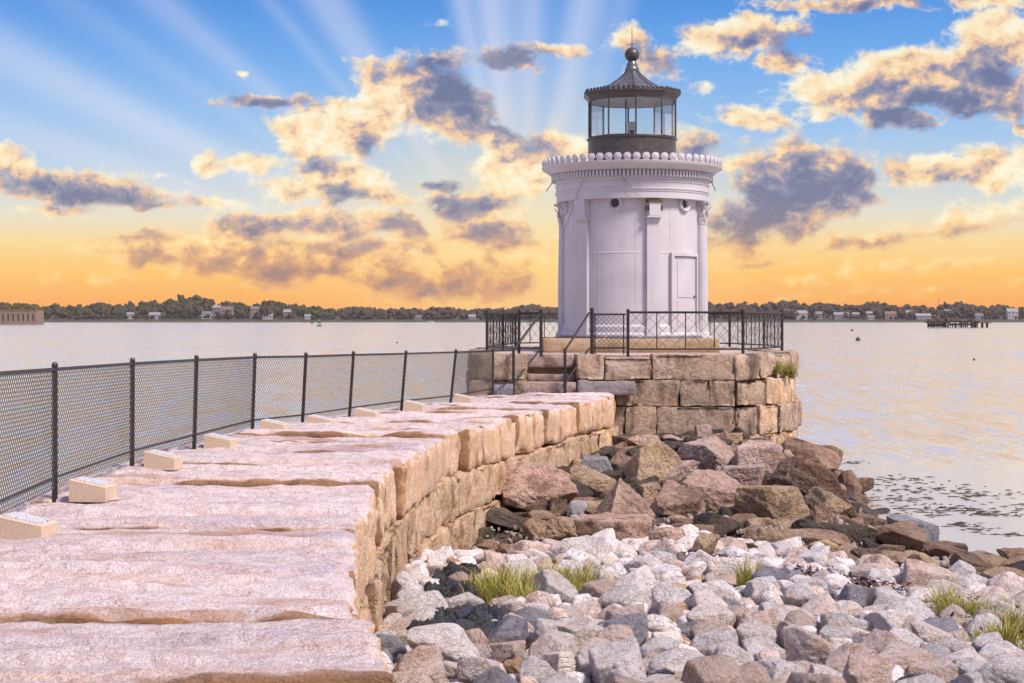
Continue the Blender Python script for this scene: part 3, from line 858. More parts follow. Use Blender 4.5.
#@@REST2
# ------------------------------------------------------------------ lighthouse
def lighthouse():
    cx, cy = (632 - 512) / F * 43.5, 43.5
    S = 43.5 / F                                        # metres per pixel at the tower axis
    z_of = lambda py: EYE + (HZ - py) * S - 1.215
    lh = thing('lighthouse', 'small round white cast iron lighthouse tower with dark glazed lantern', 'lighthouse', (cx, cy, 1.215), None, math.atan2(-cx, cy))
    w = M['white']
    rb = 67.5 * S                                       # drum radius
    zt = z_of(203)
    def ang(px, r=67.5):
        return math.asin(max(-1, min(1, (px - 632) / r)))
    # drum
    mb = MB()
    mb.lathe([(rb + .10, .0), (rb + .10, .10), (rb + .05, .16), (rb + .05, .30), (rb, .36), (rb, z_of(256)), (rb + .006, z_of(255.6)), (rb + .006, z_of(254.6)), (rb, z_of(254.2)), (rb, zt + .05)], 96)
    mb.build('drum', w, lh, True).data.set_sharp_from_angle(angle=R(25))
    MB().lathe([(rb + .17, -.004), (rb + .17, .055), (rb + .10, .075)], 64).build('base_ring', M['grey_paint'], lh, True).data.set_sharp_from_angle(angle=R(25))
    # pilasters and columns every 60 degrees
    for k in range(6):
        a = R(-43 + 60 * k)
        ux, uy = math.sin(a), -math.cos(a)
        front = k in (0, 1)
        p = MB()
        if front:
            hw = .165
            mb2 = MB()
            z0, z1 = .30, zt - (.02 if k == 0 else .46)
            dr = .10
            arc = hw / rb
            for (r0, r1, za, zb, aw) in ((rb - .05, rb + dr, z0, z1 - (.50 if k == 0 else 0), arc), (rb - .05, rb + dr + .03, .0, .30, arc * 1.12)):
                V, Fc = [], []
                N = 4
                for z in (za, zb):
                    for i in range(N + 1):
                        t = a - aw + 2 * aw * i / N
                        V.append((r1 * math.sin(t), -r1 * math.cos(t), z))
                    for i in range(N + 1):
                        t = a - aw + 2 * aw * i / N
                        V.append((r0 * math.sin(t), -r0 * math.cos(t), z))
                n = 2 * (N + 1)
                for i in range(N):
                    Fc.append((i, i + 1, n + i + 1, n + i))
                    Fc.append((n + i, n + i + 1, n + N + 2 + i, n + N + 1 + i))
                Fc += [(0, n, n + N + 1, N + 1), (N, 2 * N + 1, n + 2 * N + 1, n + N)]
                mb2.add(V, Fc)
            pil = mb2.build('pilaster', w, lh)
            if k == 0:
                MB().box((ux * (rb + .03), uy * (rb + .03), zt - .25), (.37, .34, .50), a).build('capital_block', w, pil)
                MB().box((ux * (rb + .03), uy * (rb + .03), zt - .515), (.42, .38, .035), a).build('capital_moulding', w, pil)
            else:
                MB().box((ux * (rb + .03), uy * (rb + .03), zt - .28), (.29, .36, .34), a).build('capital_block', w, pil)
                MB().box((ux * (rb + .03), uy * (rb + .03), zt - .08), (.36, .42, .065), a).build('rusty_cap', M['rust'], pil)
                for s in (-1, 1):
                    tx, ty = math.cos(a), math.sin(a)
                    MB().box((ux * (rb + .12) + tx * s * .19, uy * (rb + .12) + ty * s * .19, zt - .26), (.06, .10, .12), a).build('bracket', M['rust'], pil)
                MB().box((ux * (rb + .03), uy * (rb + .03), zt - .475), (.40, .38, .04), a).build('capital_moulding', w, pil)
        else:
            c = (ux * (rb + .06), uy * (rb + .06), 0)
            fl = MB()
            V, Fc = [], []
            n = 48
            zs = [.16, .28, 1.6, zt - .60]
            for zi, z in enumerate(zs):
                r = (.20, .185, .18, .155)[zi]
                for i in range(n):
                    t = 2 * math.pi * i / n
                    rr = r * (1 - .055 * (1 + math.cos(16 * t)))
                    V.append((c[0] + rr * math.cos(t), c[1] + rr * math.sin(t), z))
            for j in range(len(zs) - 1):
                for i in range(n):
                    Fc.append((j * n + i, j * n + (i + 1) % n, (j + 1) * n + (i + 1) % n, (j + 1) * n + i))
            fl.add(V, Fc)
            colm = fl.build('column', w, lh, True)
            MB().lathe([(.25, 0), (.26, .05), (.22, .08), (.24, .12), (.20, .16)], 24, c).build('column_base', w, colm, True)
            cp = MB()
            cp.lathe([(.155, zt - .60), (.165, zt - .57), (.15, zt - .55), (.15, zt - .35), (.19, zt - .1), (.22, zt - .06)], 24, c)
            for row, (zz, rr, hh, off) in enumerate(((zt - .54, .165, .22, 0), (zt - .36, .18, .24, .5))):
                for i in range(8):
                    t = 2 * math.pi * (i + off) / 8
                    dx, dy = math.cos(t), math.sin(t)
                    sx, sy = -dy, dx
                    q = lambda r, s, z: (c[0] + dx * r + sx * s, c[1] + dy * r + sy * s, z)
                    cp.add([q(rr, -.05, zz), q(rr, .05, zz), q(rr + .03, .055, zz + hh * .6), q(rr + .03, -.055, zz + hh * .6), q(rr + .095, .03, zz + hh), q(rr + .095, -.03, zz + hh), q(rr + .08, 0, zz + hh * .72)],
                           [(0, 1, 2, 3), (3, 2, 4, 5), (5, 4, 6)])
            cp.build('capital', w, colm)
            MB().box((c[0], c[1], zt - .03), (.46, .46, .06), a).build('abacus', w, colm)
    # entablature
    E = [(74.5, 203.5), (75.5, 203), (75.5, 197), (76.2, 196.5), (76.2, 195), (77, 194.6), (77, 193.4), (76, 193), (76, 188), (76.8, 187.6), (76.8, 186.6), (76, 186.2),
         (76, 183), (77, 182.6), (77, 176.4), (80, 176.2), (83, 175), (86, 172.5), (88.5, 171.2), (89.5, 170.8), (90.4, 168.6), (88.2, 168), (42, 166)]
    prof = [(rb - .05, zt)] + [(r * S, z_of(y)) for r, y in E]
    MB().lathe(prof, 128).build('entablature', w, lh, True).data.set_sharp_from_angle(angle=R(20))
    dn = MB()
    N = 132
    for i in range(N):
        t = 2 * math.pi * i / N
        r = 78.6 * S
        dn.box((r * math.sin(t), -r * math.cos(t), z_of(179.5)), (.058, .11, .15), t)
    tag(dn.build('dentil_band', w, lh), 'row of tiny white dentils under the cornice', kind='stuff')
    # cresting: one palmette, copied round the cornice
    def palmette(s):
        o = MB()
        pts = [(-.085, 0), (.085, 0), (.060, .018), (.086, .06), (.098, .10), (.088, .15), (.052, .188), (0, .20), (-.052, .188), (-.088, .15), (-.098, .10), (-.086, .06), (-.060, .018)]
        V = [(x * s, -.022 * s, z * s) for x, z in pts] + [(x * s, .022 * s, z * s) for x, z in pts]
        n = len(pts)
        V += [(0, -.05 * s, .10 * s), (0, .045 * s, .10 * s)]
        Fc = [(i, (i + 1) % n, 2 * n) for i in range(n)] + [(n + (i + 1) % n, n + i, 2 * n + 1) for i in range(n)] + [(i, n + i, n + (i + 1) % n, (i + 1) % n) for i in range(n)]
        o.add(V, Fc)
        return to_mesh('cresting_ornament', o.v, o.f, False)
    pm = palmette(1.0)
    pm.materials.append(w)
    N = 62
    for i in range(N):
        t = 2 * math.pi * (i + .5) / N
        r = 88.0 * S
        o = link('cresting_ornament', pm, None, lh, (r * math.sin(t), -r * math.cos(t), z_of(168.3)))
        o.rotation_euler = (R(rng.uniform(-4, 4)) + R(6), 0, t)
    # lantern
    rl = 44.3 * S
    zl0, zl1, zl2 = z_of(166.4), z_of(139.5), z_of(102.5)
    off = R(5)
    NS = 10
    poly = lambda r: [(r * math.sin(off + 2 * math.pi * k / NS), -r * math.cos(off + 2 * math.pi * k / NS)) for k in range(NS)]
    MB().lathe([(rl + .03, zl0), (rl + .03, zl0 + .06), (rl - .01, zl0 + .08), (rl - .01, zl1 - .04), (rl + .025, zl1 - .03), (rl + .025, zl1)], 60).build('lantern_wall', M['lantern_metal'], lh, True).data.set_sharp_from_angle(angle=R(30))
    MB().lathe([(rl + .02, zl1), (rl - .06, zl1 + .005), (0.001, zl1 + .01)], 40).build('lantern_floor', M['lantern_metal'], lh)
    pts = poly(rl)
    for k in range(NS):
        x0, y0 = pts[k]
        x1, y1 = pts[(k + 1) % NS]
        MB().tube((x0, y0, zl1), (x0, y0, zl2 + .02), .024, 6).build('mullion', M['lantern_metal'], lh)
        a = MB()
        f = .985
        nx, ny = (x0 + x1) / 2, (y0 + y1) / 2
        ln = math.hypot(nx, ny)
        nx, ny = nx / ln * .006, ny / ln * .006
        q = [(x0 * f, y0 * f), (x1 * f, y1 * f)]
        V = [(q[0][0], q[0][1], zl1 + .01), (q[1][0], q[1][1], zl1 + .01), (q[1][0], q[1][1], zl2), (q[0][0], q[0][1], zl2)]
        a.add(V, [(0, 1, 2, 3)])
        pn = a.build('lantern_pane', M['pane'], lh)
        MB().tube((x0, y0, zl1 + .02), (x1, y1, zl1 + .02), .022, 6).build('sill_bar', M['lantern_metal'], pn)
    # eaves
    re_ = 49.0 * S
    MB().lathe([(rl - .04, zl2 - .005), (rl + .03, zl2 - .01), (rl + .03, zl2 + .05), (re_ - .05, zl2 + .10), (re_, zl2 + .14), (re_, z_of(96.4)), (re_ + .025, z_of(96.0)), (re_ + .025, z_of(94.8)), (re_ - .06, z_of(94.2))], NS, (0, 0, 0), off, off + 2 * math.pi).build('eaves', M['lantern_metal'], lh)
    cm = palmette(.50)
    cm.materials.append(M['lantern_metal'])
    ep = poly(re_)
    per = 6
    for k in range(NS):
        for j in range(per):
            f = (j + .5) / per
            x = ep[k][0] * (1 - f) + ep[(k + 1) % NS][0] * f
            y = ep[k][1] * (1 - f) + ep[(k + 1) % NS][1] * f
            t = off + 2 * math.pi * (k + .5) / NS
            o = link('eaves_ornament', cm, None, lh, (x, y, z_of(94.8)))
            o.rotation_euler = (0, 0, t)
    # roof, concave ten sided cone
    rp = [(re_ - .02, z_of(94.5)), (34 * S, z_of(90.3)), (23 * S, z_of(85.5)), (14 * S, z_of(79.5)), (8 * S, z_of(73.5)), (6.4 * S, z_of(71.5))]
    roof = MB().lathe(rp, NS, (0, 0, 0), off, off + 2 * math.pi).build('lantern_roof', M['roof_metal'], lh)
    for k in range(NS):
        t = off + 2 * math.pi * k / NS
        MB().path([(r * math.sin(t) * 1.005, -r * math.cos(t) * 1.005, z + .004) for r, z in rp], .015, 5).build('roof_rib', M['lantern_metal'], roof)
    MB().lathe([(rl - .05, zl2 - .002), (rl * .75, zl2 + .02), (rl * .4, zl2 + .10), (.01, zl2 + .14)], 40).build('lantern_ceiling', w, lh, True)
    # ventilator neck, ball and rod
    MB().lathe([(6.8 * S, z_of(72.2)), (7.2 * S, z_of(70.5)), (6.9 * S, z_of(68.5)), (5.2 * S, z_of(66)), (5.8 * S, z_of(64.5)), (4.4 * S, z_of(63)), (3.8 * S, z_of(61))], 24).build('ventilator_neck', M['roof_metal'], lh, True)
    r = 7.4 * S
    zc = z_of(54.7)
    MB().lathe([(max(.002, r * math.sin(math.pi * i / 16)), zc - r * math.cos(math.pi * i / 16)) for i in range(17)], 24).build('ventilator_ball', M['lantern_metal'], lh, True)
    MB().tube((0, 0, zc + r - .02), (0, 0, z_of(27)), .014, 6, .006).build('lightning_rod', M['lantern_metal'], lh)
    # lamp inside the lantern
    lp = MB().lathe([(.10, zl1 + .01), (.10, zl1 + .12), (.06, zl1 + .14), (.06, zl1 + .22)], 16).build('lamp_stand', M['lantern_metal'], lh, True)
    MB().lathe([(.11, zl1 + .22), (.13, zl1 + .25), (.10, zl1 + .29), (.135, zl1 + .33), (.10, zl1 + .37), (.13, zl1 + .41), (.08, zl1 + .46), (.01, zl1 + .47)], 20).build('lens', M['glow_white'], lp, True)
    MB().tube((-.16, .1, zl1), (-.16, .1, zl2 + .1), .02, 6).build('lamp_pole', M['lantern_metal'], lh)
    # round windows
    zw = z_of(207.3)
    for a_ in (-14, 48, -75, 106, 166, 226):
        a = R(a_)
        M4 = Matrix.Rotation(a, 4, 'Z')
        fr = MB()
        V, Fc = [], []
        n = 28
        prof2 = [(.215, .0), (.21, .06), (.185, .10), (.155, .095), (.14, .05), (.11, .03), (.105, -.01)]
        for (r_, d_) in prof2:
            for i in range(n):
                t = 2 * math.pi * i / n
                yy = -(math.sqrt(max(0, rb * rb - (r_ * math.cos(t)) ** 2)) + d_ - .012)
                V.append((r_ * math.cos(t), yy, zw + r_ * math.sin(t)))
        for j in range(len(prof2) - 1):
            for i in range(n):
                Fc.append((j * n + i, (j + 1) * n + i, (j + 1) * n + (i + 1) % n, j * n + (i + 1) % n))
        fr.add([tuple(M4 @ Vector(v)) for v in V], Fc)
        fo = fr.build('round_window', w, lh, True)
        gl = MB()
        V = [(0, -(rb + .004), zw)] + [(.118 * math.cos(2 * math.pi * i / n), -(rb + .002), zw + .118 * math.sin(2 * math.pi * i / n)) for i in range(n)]
        gl.add([tuple(M4 @ Vector(v)) for v in V], [(0, i + 1, (i + 1) % n + 1) for i in range(n)])
        gl.build('pane', M['dark_hole'], fo)
    # door
    a = R(49)
    zd = z_of(258.6)
    def curved(r0, r1, a0, a1, z0, z1, n=8):
        V, Fc = [], []
        for r in (r0, r1):
            for z in (z0, z1):
                for i in range(n + 1):
                    t = a0 + (a1 - a0) * i / n
                    V.append((r * math.sin(t), -r * math.cos(t), z))
        m_ = n + 1
        for i in range(n):
            Fc.append((2 * m_ + i, 2 * m_ + i + 1, 3 * m_ + i + 1, 3 * m_ + i))
            Fc.append((m_ + i, m_ + i + 1, i + 1, i))
            Fc.append((3 * m_ + i, 3 * m_ + i + 1, m_ + i + 1, m_ + i))
            Fc.append((i, i + 1, 2 * m_ + i + 1, 2 * m_ + i))
        Fc += [(0, 2 * m_, 3 * m_, m_), (n, m_ + n, 3 * m_ + n, 2 * m_ + n)]
        return MB().add(V, Fc)
    dw = .43 / rb
    door = curved(rb - .02, rb + .045, a - dw, a + dw, .13, zd).build('door', w, lh)
    fr = curved(rb - .03, rb + .10, a - dw - .045, a - dw - .004, .05, zd + .10)
    b = curved(rb - .03, rb + .10, a + dw + .004, a + dw + .045, .05, zd + .10)
    fr.add(b.v, b.f)
    b = curved(rb - .03, rb + .101, a - dw - .003, a + dw + .003, zd + .012, zd + .10)
    fr.add(b.v, b.f)
    fr.build('door_frame', w, door)
    for (z0, z1) in ((.3, .95), (1.05, zd - .12)):
        curved(rb + .02, rb + .058, a - dw * .72, a + dw * .72, z0, z1).build('door_panel', w, door)
    t = a + dw * .8
    MB().lathe([(.03, 0), (.035, .03), (.01, .05)], 10, ((rb + .07) * math.sin(t), -(rb + .07) * math.cos(t), 1.05)).build('door_knob', M['rust'], door)
    # vertical plate seams
    for d_ in (3, 33, -28):
        curved(rb - .01, rb + .005, R(d_) - .006, R(d_) + .006, .37, zt - .02, 1).build('plate_seam', w, lh)
    # stay cables and small spikes at the cornice
    for (p, q) in (((588, 178), (562, 238)), ((613, 172), (640, 204))):
        pts = []
        for i in range(9):
            f = i / 8
            px = p[0] + (q[0] - p[0]) * f
            py = p[1] + (q[1] - p[1]) * f
            rr = (78.5 if py < 203 else 70) * S
            t = ang(px, rr / S)
            pts.append((rr * math.sin(t), -rr * math.cos(t), z_of(py)))
        MB().path(pts, .006, 4).build('conductor_cable', M['grey_paint'], lh)
    for s in (-1, 1):
        MB().tube((s * 78 * S, 0, z_of(180)), (s * (83 if s > 0 else 86) * S, 0, z_of(191)), .012, 5).build('iron_spike', M['rust'], lh)
    return lh
lighthouse()

# ------------------------------------------------------------------ chain link fence on the breakwater
def mesh_panel(mb, A0, A1, B0, B1, pitch, r):
    """wires between post A (bottom A0, top A1) and post B"""
    A0, A1, B0, B1 = map(Vector, (A0, A1, B0, B1))
    W = ((B0 - A0).length + (B1 - A1).length) / 2
    H = ((A1 - A0).length + (B1 - B0).length) / 2
    def pt(s, t):
        u, v = s / W, t / H
        return A0 * (1 - u) * (1 - v) + B0 * u * (1 - v) + B1 * u * v + A1 * (1 - u) * v
    k = -H
    while k < W:
        s0, s1 = max(0, k), min(W, k + H)
        if s1 - s0 > .01:
            mb.tube(pt(s0, s0 - k), pt(s1, s1 - k), r, 3, caps=False)
            mb.tube(pt(s0, H - (s0 - k)), pt(s1, H - (s1 - k)), r, 3, caps=False)
        k += pitch

def fence():
    fb = thing('chain_link_fence', 'dark chain link fence with leaning round posts along the breakwater', 'fence', (-4.4, 15.8, 0))
    org = Vector(fb.location)
    base = [(-22, 537, -25, 371), (54.8, 497.9, 54.8, 366), (132, 467.3, 132.5, 361), (194, 448.9, 196.5, 357.7), (252, 432, 255, 355.3), (302, 426, 306, 354.6),
            (349, 418, 353.5, 353.2), (401, 410, 406, 352.2), (450, 404, 456, 350.8), (492.5, 395.5, 493, 349.5)]
    posts = []
    for (bx, by, tx, ty) in base:
        b = Vector(ground_pt(bx, by, 0))
        t = Vector(at_depth(tx, ty, b.y))
        posts.append((b - org, t - org))
    d = posts[0][0] - posts[1][0]
    posts.insert(0, (posts[0][0] + Vector((.35, d.y, 0)), posts[0][1] + Vector((.35, d.y, 0))))
    for i, (b, t) in enumerate(posts):
        p = MB().tube(b + Vector((0, 0, -.08)), t, .028, 8).build('post', M['rail'], fb)
        MB().lathe([(.031, -.01), (.032, .015), (.018, .035), (.002, .04)], 8, t).build('post_cap', M['rail'], p)
    for (b0, t0), (b1, t1) in zip(posts[:-1], posts[1:]):
        u = lambda b, t, h: b + (t - b) * h
        MB().tube(u(b0, t0, .975), u(b1, t1, .975), .018, 6).build('top_rail', M['rail'], fb)
        MB().tube(u(b0, t0, .155), u(b1, t1, .155), .014, 6).build('bottom_rail', M['rail'], fb)
        mb = MB()
        off = Vector((0, .03, 0))
        mesh_panel(mb, u(b0, t0, .07) + off, u(b0, t0, .97) + off, u(b1, t1, .07) + off, u(b1, t1, .97) + off, .072, .0036)
        o = mb.build('wire_mesh', M['wire'], fb)
        o['kind'] = 'stuff'
fence()

# ------------------------------------------------------------------ railing on the platform
def railing():
    rl = thing('platform_railing', 'black iron railing with diamond wire panels round the lighthouse platform', 'railing', (3.0, 43.0, PLAT_Z))
    o = Vector(rl.location)
    H = 1.0
    def X(px, Y): return (px - 512) / F * Y
    loop = [(X(628, 37.9), 37.9), (X(743, 37.95), 37.95), (X(782, 40.9), 40.9), (6.75, 44.2), (6.2, 47.0), (4.2, 49.0), (1.8, 49.2), (.1, 47.6), (-.25, 44.6), (X(487, 41.2), 41.2), (X(519, 38.3), 38.3)]
    def post(p, h, name='post', r=.038, par=rl, z0=0.0):
        a = Vector((p[0], p[1], PLAT_Z + z0)) - o
        q = MB().tube(a + Vector((0, 0, -.05)), a + Vector((0, 0, h)), r, 8).build(name, M['rail'], par)
        MB().lathe([(r * 1.15, -.01), (r * 1.15, .02), (.002, .05)], 8, tuple(a + Vector((0, 0, h)))).build('post_cap', M['rail'], q)
        return q
    for i, p in enumerate(loop):
        post(p, H)
    for i, (a, b) in enumerate(zip(loop[:-1], loop[1:])):
        A, B = Vector((a[0], a[1], PLAT_Z)) - o, Vector((b[0], b[1], PLAT_Z)) - o
        up = lambda v, h: v + Vector((0, 0, h))
        MB().tube(up(A, .965), up(B, .965), .028, 8).build('top_rail', M['rail'], rl)
        MB().tube(up(A, .12), up(B, .12), .02, 6).build('bottom_rail', M['rail'], rl)
        n = max(2, int(round((B - A).length / .66)))
        for k in range(1, n):
            p = A + (B - A) * k / n
            MB().tube(up(p, .12), up(p, .96), .014, 6).build('baluster', M['rail'], rl)
        mb = MB()
        mesh_panel(mb, up(A, .13), up(A, .95), up(B, .13), up(B, .95), .30, .005)
        mb.build('diamond_mesh', M['wire'], rl)['kind'] = 'stuff'
    # gate panel beside the steps and the short return on the other side
    gate = thing('gate_panel', 'short fine mesh railing panel between steps and wide diamond railing', 'railing', (X(592, 37.85), 37.85, PLAT_Z))
    g0 = Vector((0, 0, 0))
    g1 = Vector((X(628, 37.85) - X(592, 37.85) - .05, .0, 0))
    for p in (g0,):
        q = MB().tube(p + Vector((0, 0, -.05)), p + Vector((0, 0, 1.03)), .045, 8).build('post', M['rail'], gate)
        MB().lathe([(.05, -.01), (.05, .02), (.002, .05)], 8, (p.x, p.y, 1.03)).build('post_cap', M['rail'], q)
    for h in (.92, .15):
        MB().tube(g0 + Vector((0, 0, h)), g1 + Vector((0, 0, h)), .022, 6).build('rail', M['rail'], gate)
    MB().tube(g1 + Vector((-.05, 0, .0)), g1 + Vector((-.05, 0, .92)), .016, 6).build('upright', M['rail'], gate)
    MB().tube(g0 + Vector((.07, 0, .0)), g0 + Vector((.07, 0, .92)), .016, 6).build('upright', M['rail'], gate)
    mb = MB()
    mesh_panel(mb, g0 + Vector((0, 0, .03)), g0 + Vector((0, 0, .91)), g1 + Vector((0, 0, .03)), g1 + Vector((0, 0, .91)), .11, .005)
    mb.build('fine_mesh', M['wire'], gate)['kind'] = 'stuff'
    # stair handrails
    def stair(label, lo, hi, extra=None):
        L = Vector(((lo - 512) / F * 37.45, 37.45, 0))
        Hh = Vector(((hi - 512) / F * 37.85, 37.85, PLAT_Z))
        s = thing('stair_handrail', label, 'handrail', tuple(L), 'pipe handrails of the stone steps')
        MB().tube((0, 0, -.05), (0, 0, 1.04), .036, 8).build('lower_post', M['rail'], s)
        d = Hh - L
        if extra is None:
            MB().tube(d + Vector((0, 0, -.05)), d + Vector((0, 0, 1.03)), .04, 8).build('upper_post', M['rail'], s)
        d2 = d if extra is None else d - Vector((.06, 0, 0))
        MB().tube((0, 0, 1.0), d2 + Vector((0, 0, .96)), .026, 6).build('handrail', M['rail'], s)
        MB().tube((0, 0, .26), d2 + Vector((0, 0, .14)), .024, 6).build('lower_rail', M['rail'], s)
        return s, d
    s, d = stair('pipe handrail of the steps on the side joined to the breakwater fence', 513.5, 541)
    Lx = Vector(((513.5 - 512) / F * 37.45, 37.45, 0))
    e = Vector(((492.5 - 512) / F * 37.0, 37.0, 0)) - Lx
    MB().tube((0, 0, 1.0), e + Vector((0, 0, 1.0)), .022, 6).build('link_rail', M['rail'], s)
    MB().tube((0, 0, .26), e + Vector((0, 0, .26)), .02, 6).build('link_rail', M['rail'], s)
    t = Vector((X(519, 38.3), 38.3, PLAT_Z)) - Lx
    MB().tube(d + Vector((0, 0, .95)), t + Vector((0, 0, .95)), .024, 6).build('link_rail', M['rail'], s)
    MB().tube(d + Vector((0, 0, .14)), t + Vector((0, 0, .14)), .02, 6).build('link_rail', M['rail'], s)
    stair('pipe handrail of the steps on the side of the grey timber', 565, 592, 'gate')
railing()

# ------------------------------------------------------------------ engraved wedge stones along the fence
def wedge_stones():
    spots = [(19, 541, 45), (87, 499.5, 42), (159, 468, 37), (217, 449, 31), (272, 432.5, 28), (319, 427.5, 23), (365, 419.5, 21), (413, 411, 19), (462, 403.5, 17)]
    ORD = ['ninth', 'eighth', 'seventh', 'sixth', 'fifth', 'fourth', 'third', 'second', 'first']
    for i, (px, py, wpx) in enumerate(spots):
        x, y, z = ground_pt(px, py, .0)
        s = thing('plaque_stone', 'wedge block with engraved plaque by the fence, %s from the stone steps' % ORD[i], 'plaque', (x, y, .005), 'wedge plaque blocks along the fence', R(-8))
        w, d, h0, h1 = .36, .30, .185, .115
        b = MB()
        c = .008
        V = [(-w/2, 0, -.03), (w/2, 0, -.03), (w/2, d, -.03), (-w/2, d, -.03), (-w/2, 0, h0 - c), (w/2, 0, h1 - c), (w/2, d, h1 - c), (-w/2, d, h0 - c),
             (-w/2 + c, c, h0), (w/2 - c, c, h1), (w/2 - c, d - c, h1), (-w/2 + c, d - c, h0)]
        b.add(V, [(3, 2, 1, 0), (0, 1, 5, 4), (1, 2, 6, 5), (2, 3, 7, 6), (3, 0, 4, 7), (4, 5, 9, 8), (5, 6, 10, 9), (6, 7, 11, 10), (7, 4, 8, 11), (8, 9, 10, 11)])
        b.build('block', M['plaque_block'], s)
        t = math.atan2(h0 - h1, w)
        p = MB().box((0, 0, 0), (.30, .235, .012)).build('plaque', M['plaque'], s, loc=(-.005, d / 2, (h0 + h1) / 2 + .004))
        p.rotation_euler = (0, t, 0)
wedge_stones()
#@@REST3
# ------------------------------------------------------------------ rocks
def ico(sub):
    bm = bmesh.new()
    bmesh.ops.create_icosphere(bm, subdivisions=sub, radius=1.0)
    V = np.array([v.co[:] for v in bm.verts])
    Fc = [[v.index for v in f.verts] for f in bm.faces]
    bm.free()
    return V / np.linalg.norm(V, axis=1)[:, None], Fc
ICO2, ICO3, ICO4 = ico(4), ico(5), ico(6)

def rock_mesh(seed, style, big=False):
    r = np.random.RandomState(seed)
    D, Fc = ICO2 if big == 'lo' else ICO4 if big else ICO3
    if style == 'round':
        n = 14
        N = r.normal(size=(n, 3)); H = r.uniform(.78, 1.0, n); p = 13.0
    elif style == 'block':
        N = np.array([(1, 0, 0), (-1, 0, 0), (0, 1, 0), (0, -1, 0), (0, 0, 1), (0, 0, -1)], float) + r.normal(size=(6, 3)) * .22
        N = np.vstack([N, r.normal(size=(5, 3))]); H = np.concatenate([r.uniform(.62, .85, 6), r.uniform(.85, 1.05, 5)]); p = 44.0
    elif style == 'pyramid':
        a = r.uniform(0, 6.28) + np.array([0, 2.0, 4.1])
        N = np.column_stack([np.cos(a), np.sin(a), r.uniform(.45, .8, 3)])
        N = np.vstack([N, (0, 0, -1), r.normal(size=(4, 3))]); H = np.concatenate([r.uniform(.5, .62, 3), [.5], r.uniform(.8, 1.0, 4)]); p = 50.0
    else:                                                   # angular
        n = 10
        N = r.normal(size=(n, 3)); H = r.uniform(.58, 1.0, n); p = 40.0
    N = N / np.linalg.norm(N, axis=1)[:, None]
    q = np.maximum(D @ N.T, 0) / H
    rad = (q ** p).sum(axis=1) ** (-1 / p)
    rad = np.minimum(rad, 1.35)
    V = D * rad[:, None]
    V = V * (1 + .07 * fbm(D * 2.2 + seed, 3, seed) + .05 * fbm(D * 6 + seed, 4, seed + 3, .6))[:, None]
    lo, hi = V.min(axis=0), V.max(axis=0)
    V = (V - (lo + hi) / 2) / (hi - lo)                     # unit box
    return V, Fc

def euler_np(rx, ry, rz):
    return np.array(Euler((rx, ry, rz)).to_matrix())

def boulder(px0, px1, py0, py1, mat, label, style='angular', tilt=0.0, seed=0, depth=.85, flat=None, lift=0.0):
    """a boulder seen in the given pixel box, resting on the shore"""
    cx = (px0 + px1) / 2
    Y = 30.0
    for _ in range(40):
        g = max(ground_z((cx - 512) / F * Y, Y), WATER_Z - .05) + lift
        Y = .5 * Y + .5 * min(60, (EYE - g) * F / (py1 - HZ))
    w = (px1 - px0) * Y / F
    h = (py1 - py0) * Y / F
    d = max(.5 * w, min(w * depth, h * 2.2))
    V, Fc = rock_mesh(seed, style, True)
    R3 = euler_np(0, R(tilt), 0)
    # size before tilt chosen so that the tilted box has the seen extent
    sx, sz = w, h * 1.22
    if tilt:
        c, s = abs(math.cos(R(tilt))), abs(math.sin(R(tilt)))
        det = c * c - s * s
        a = (w * c - h * 1.22 * s) / det
        b = (h * 1.22 * c - w * s) / det
        sx, sz = max(a, .3 * w), max(b, .22 * w)
    Vw = (V * np.array([sx, d, sz])) @ R3.T
    lo, hi = Vw.min(axis=0), Vw.max(axis=0)
    Vw = Vw * np.array([w / (hi[0] - lo[0]), 1, h * 1.22 / (hi[2] - lo[2])])
    lo, hi = Vw.min(axis=0), Vw.max(axis=0)
    Yc = Y + d * .42
    z1 = EYE + (HZ - py0) / F * Yc
    me = to_mesh('boulder', Vw - np.array([0, 0, lo[2]]), Fc, True)
    o = link('boulder', me, mat)
    o.location = ((cx - 512) / F * Yc, Yc, z1 - (hi[2] - lo[2]))
    tag(o, label, 'boulder')
    footprints.append((o.location.x, o.location.y - .1 * d, .42 * max(w * .8, d * .8)))
    return o

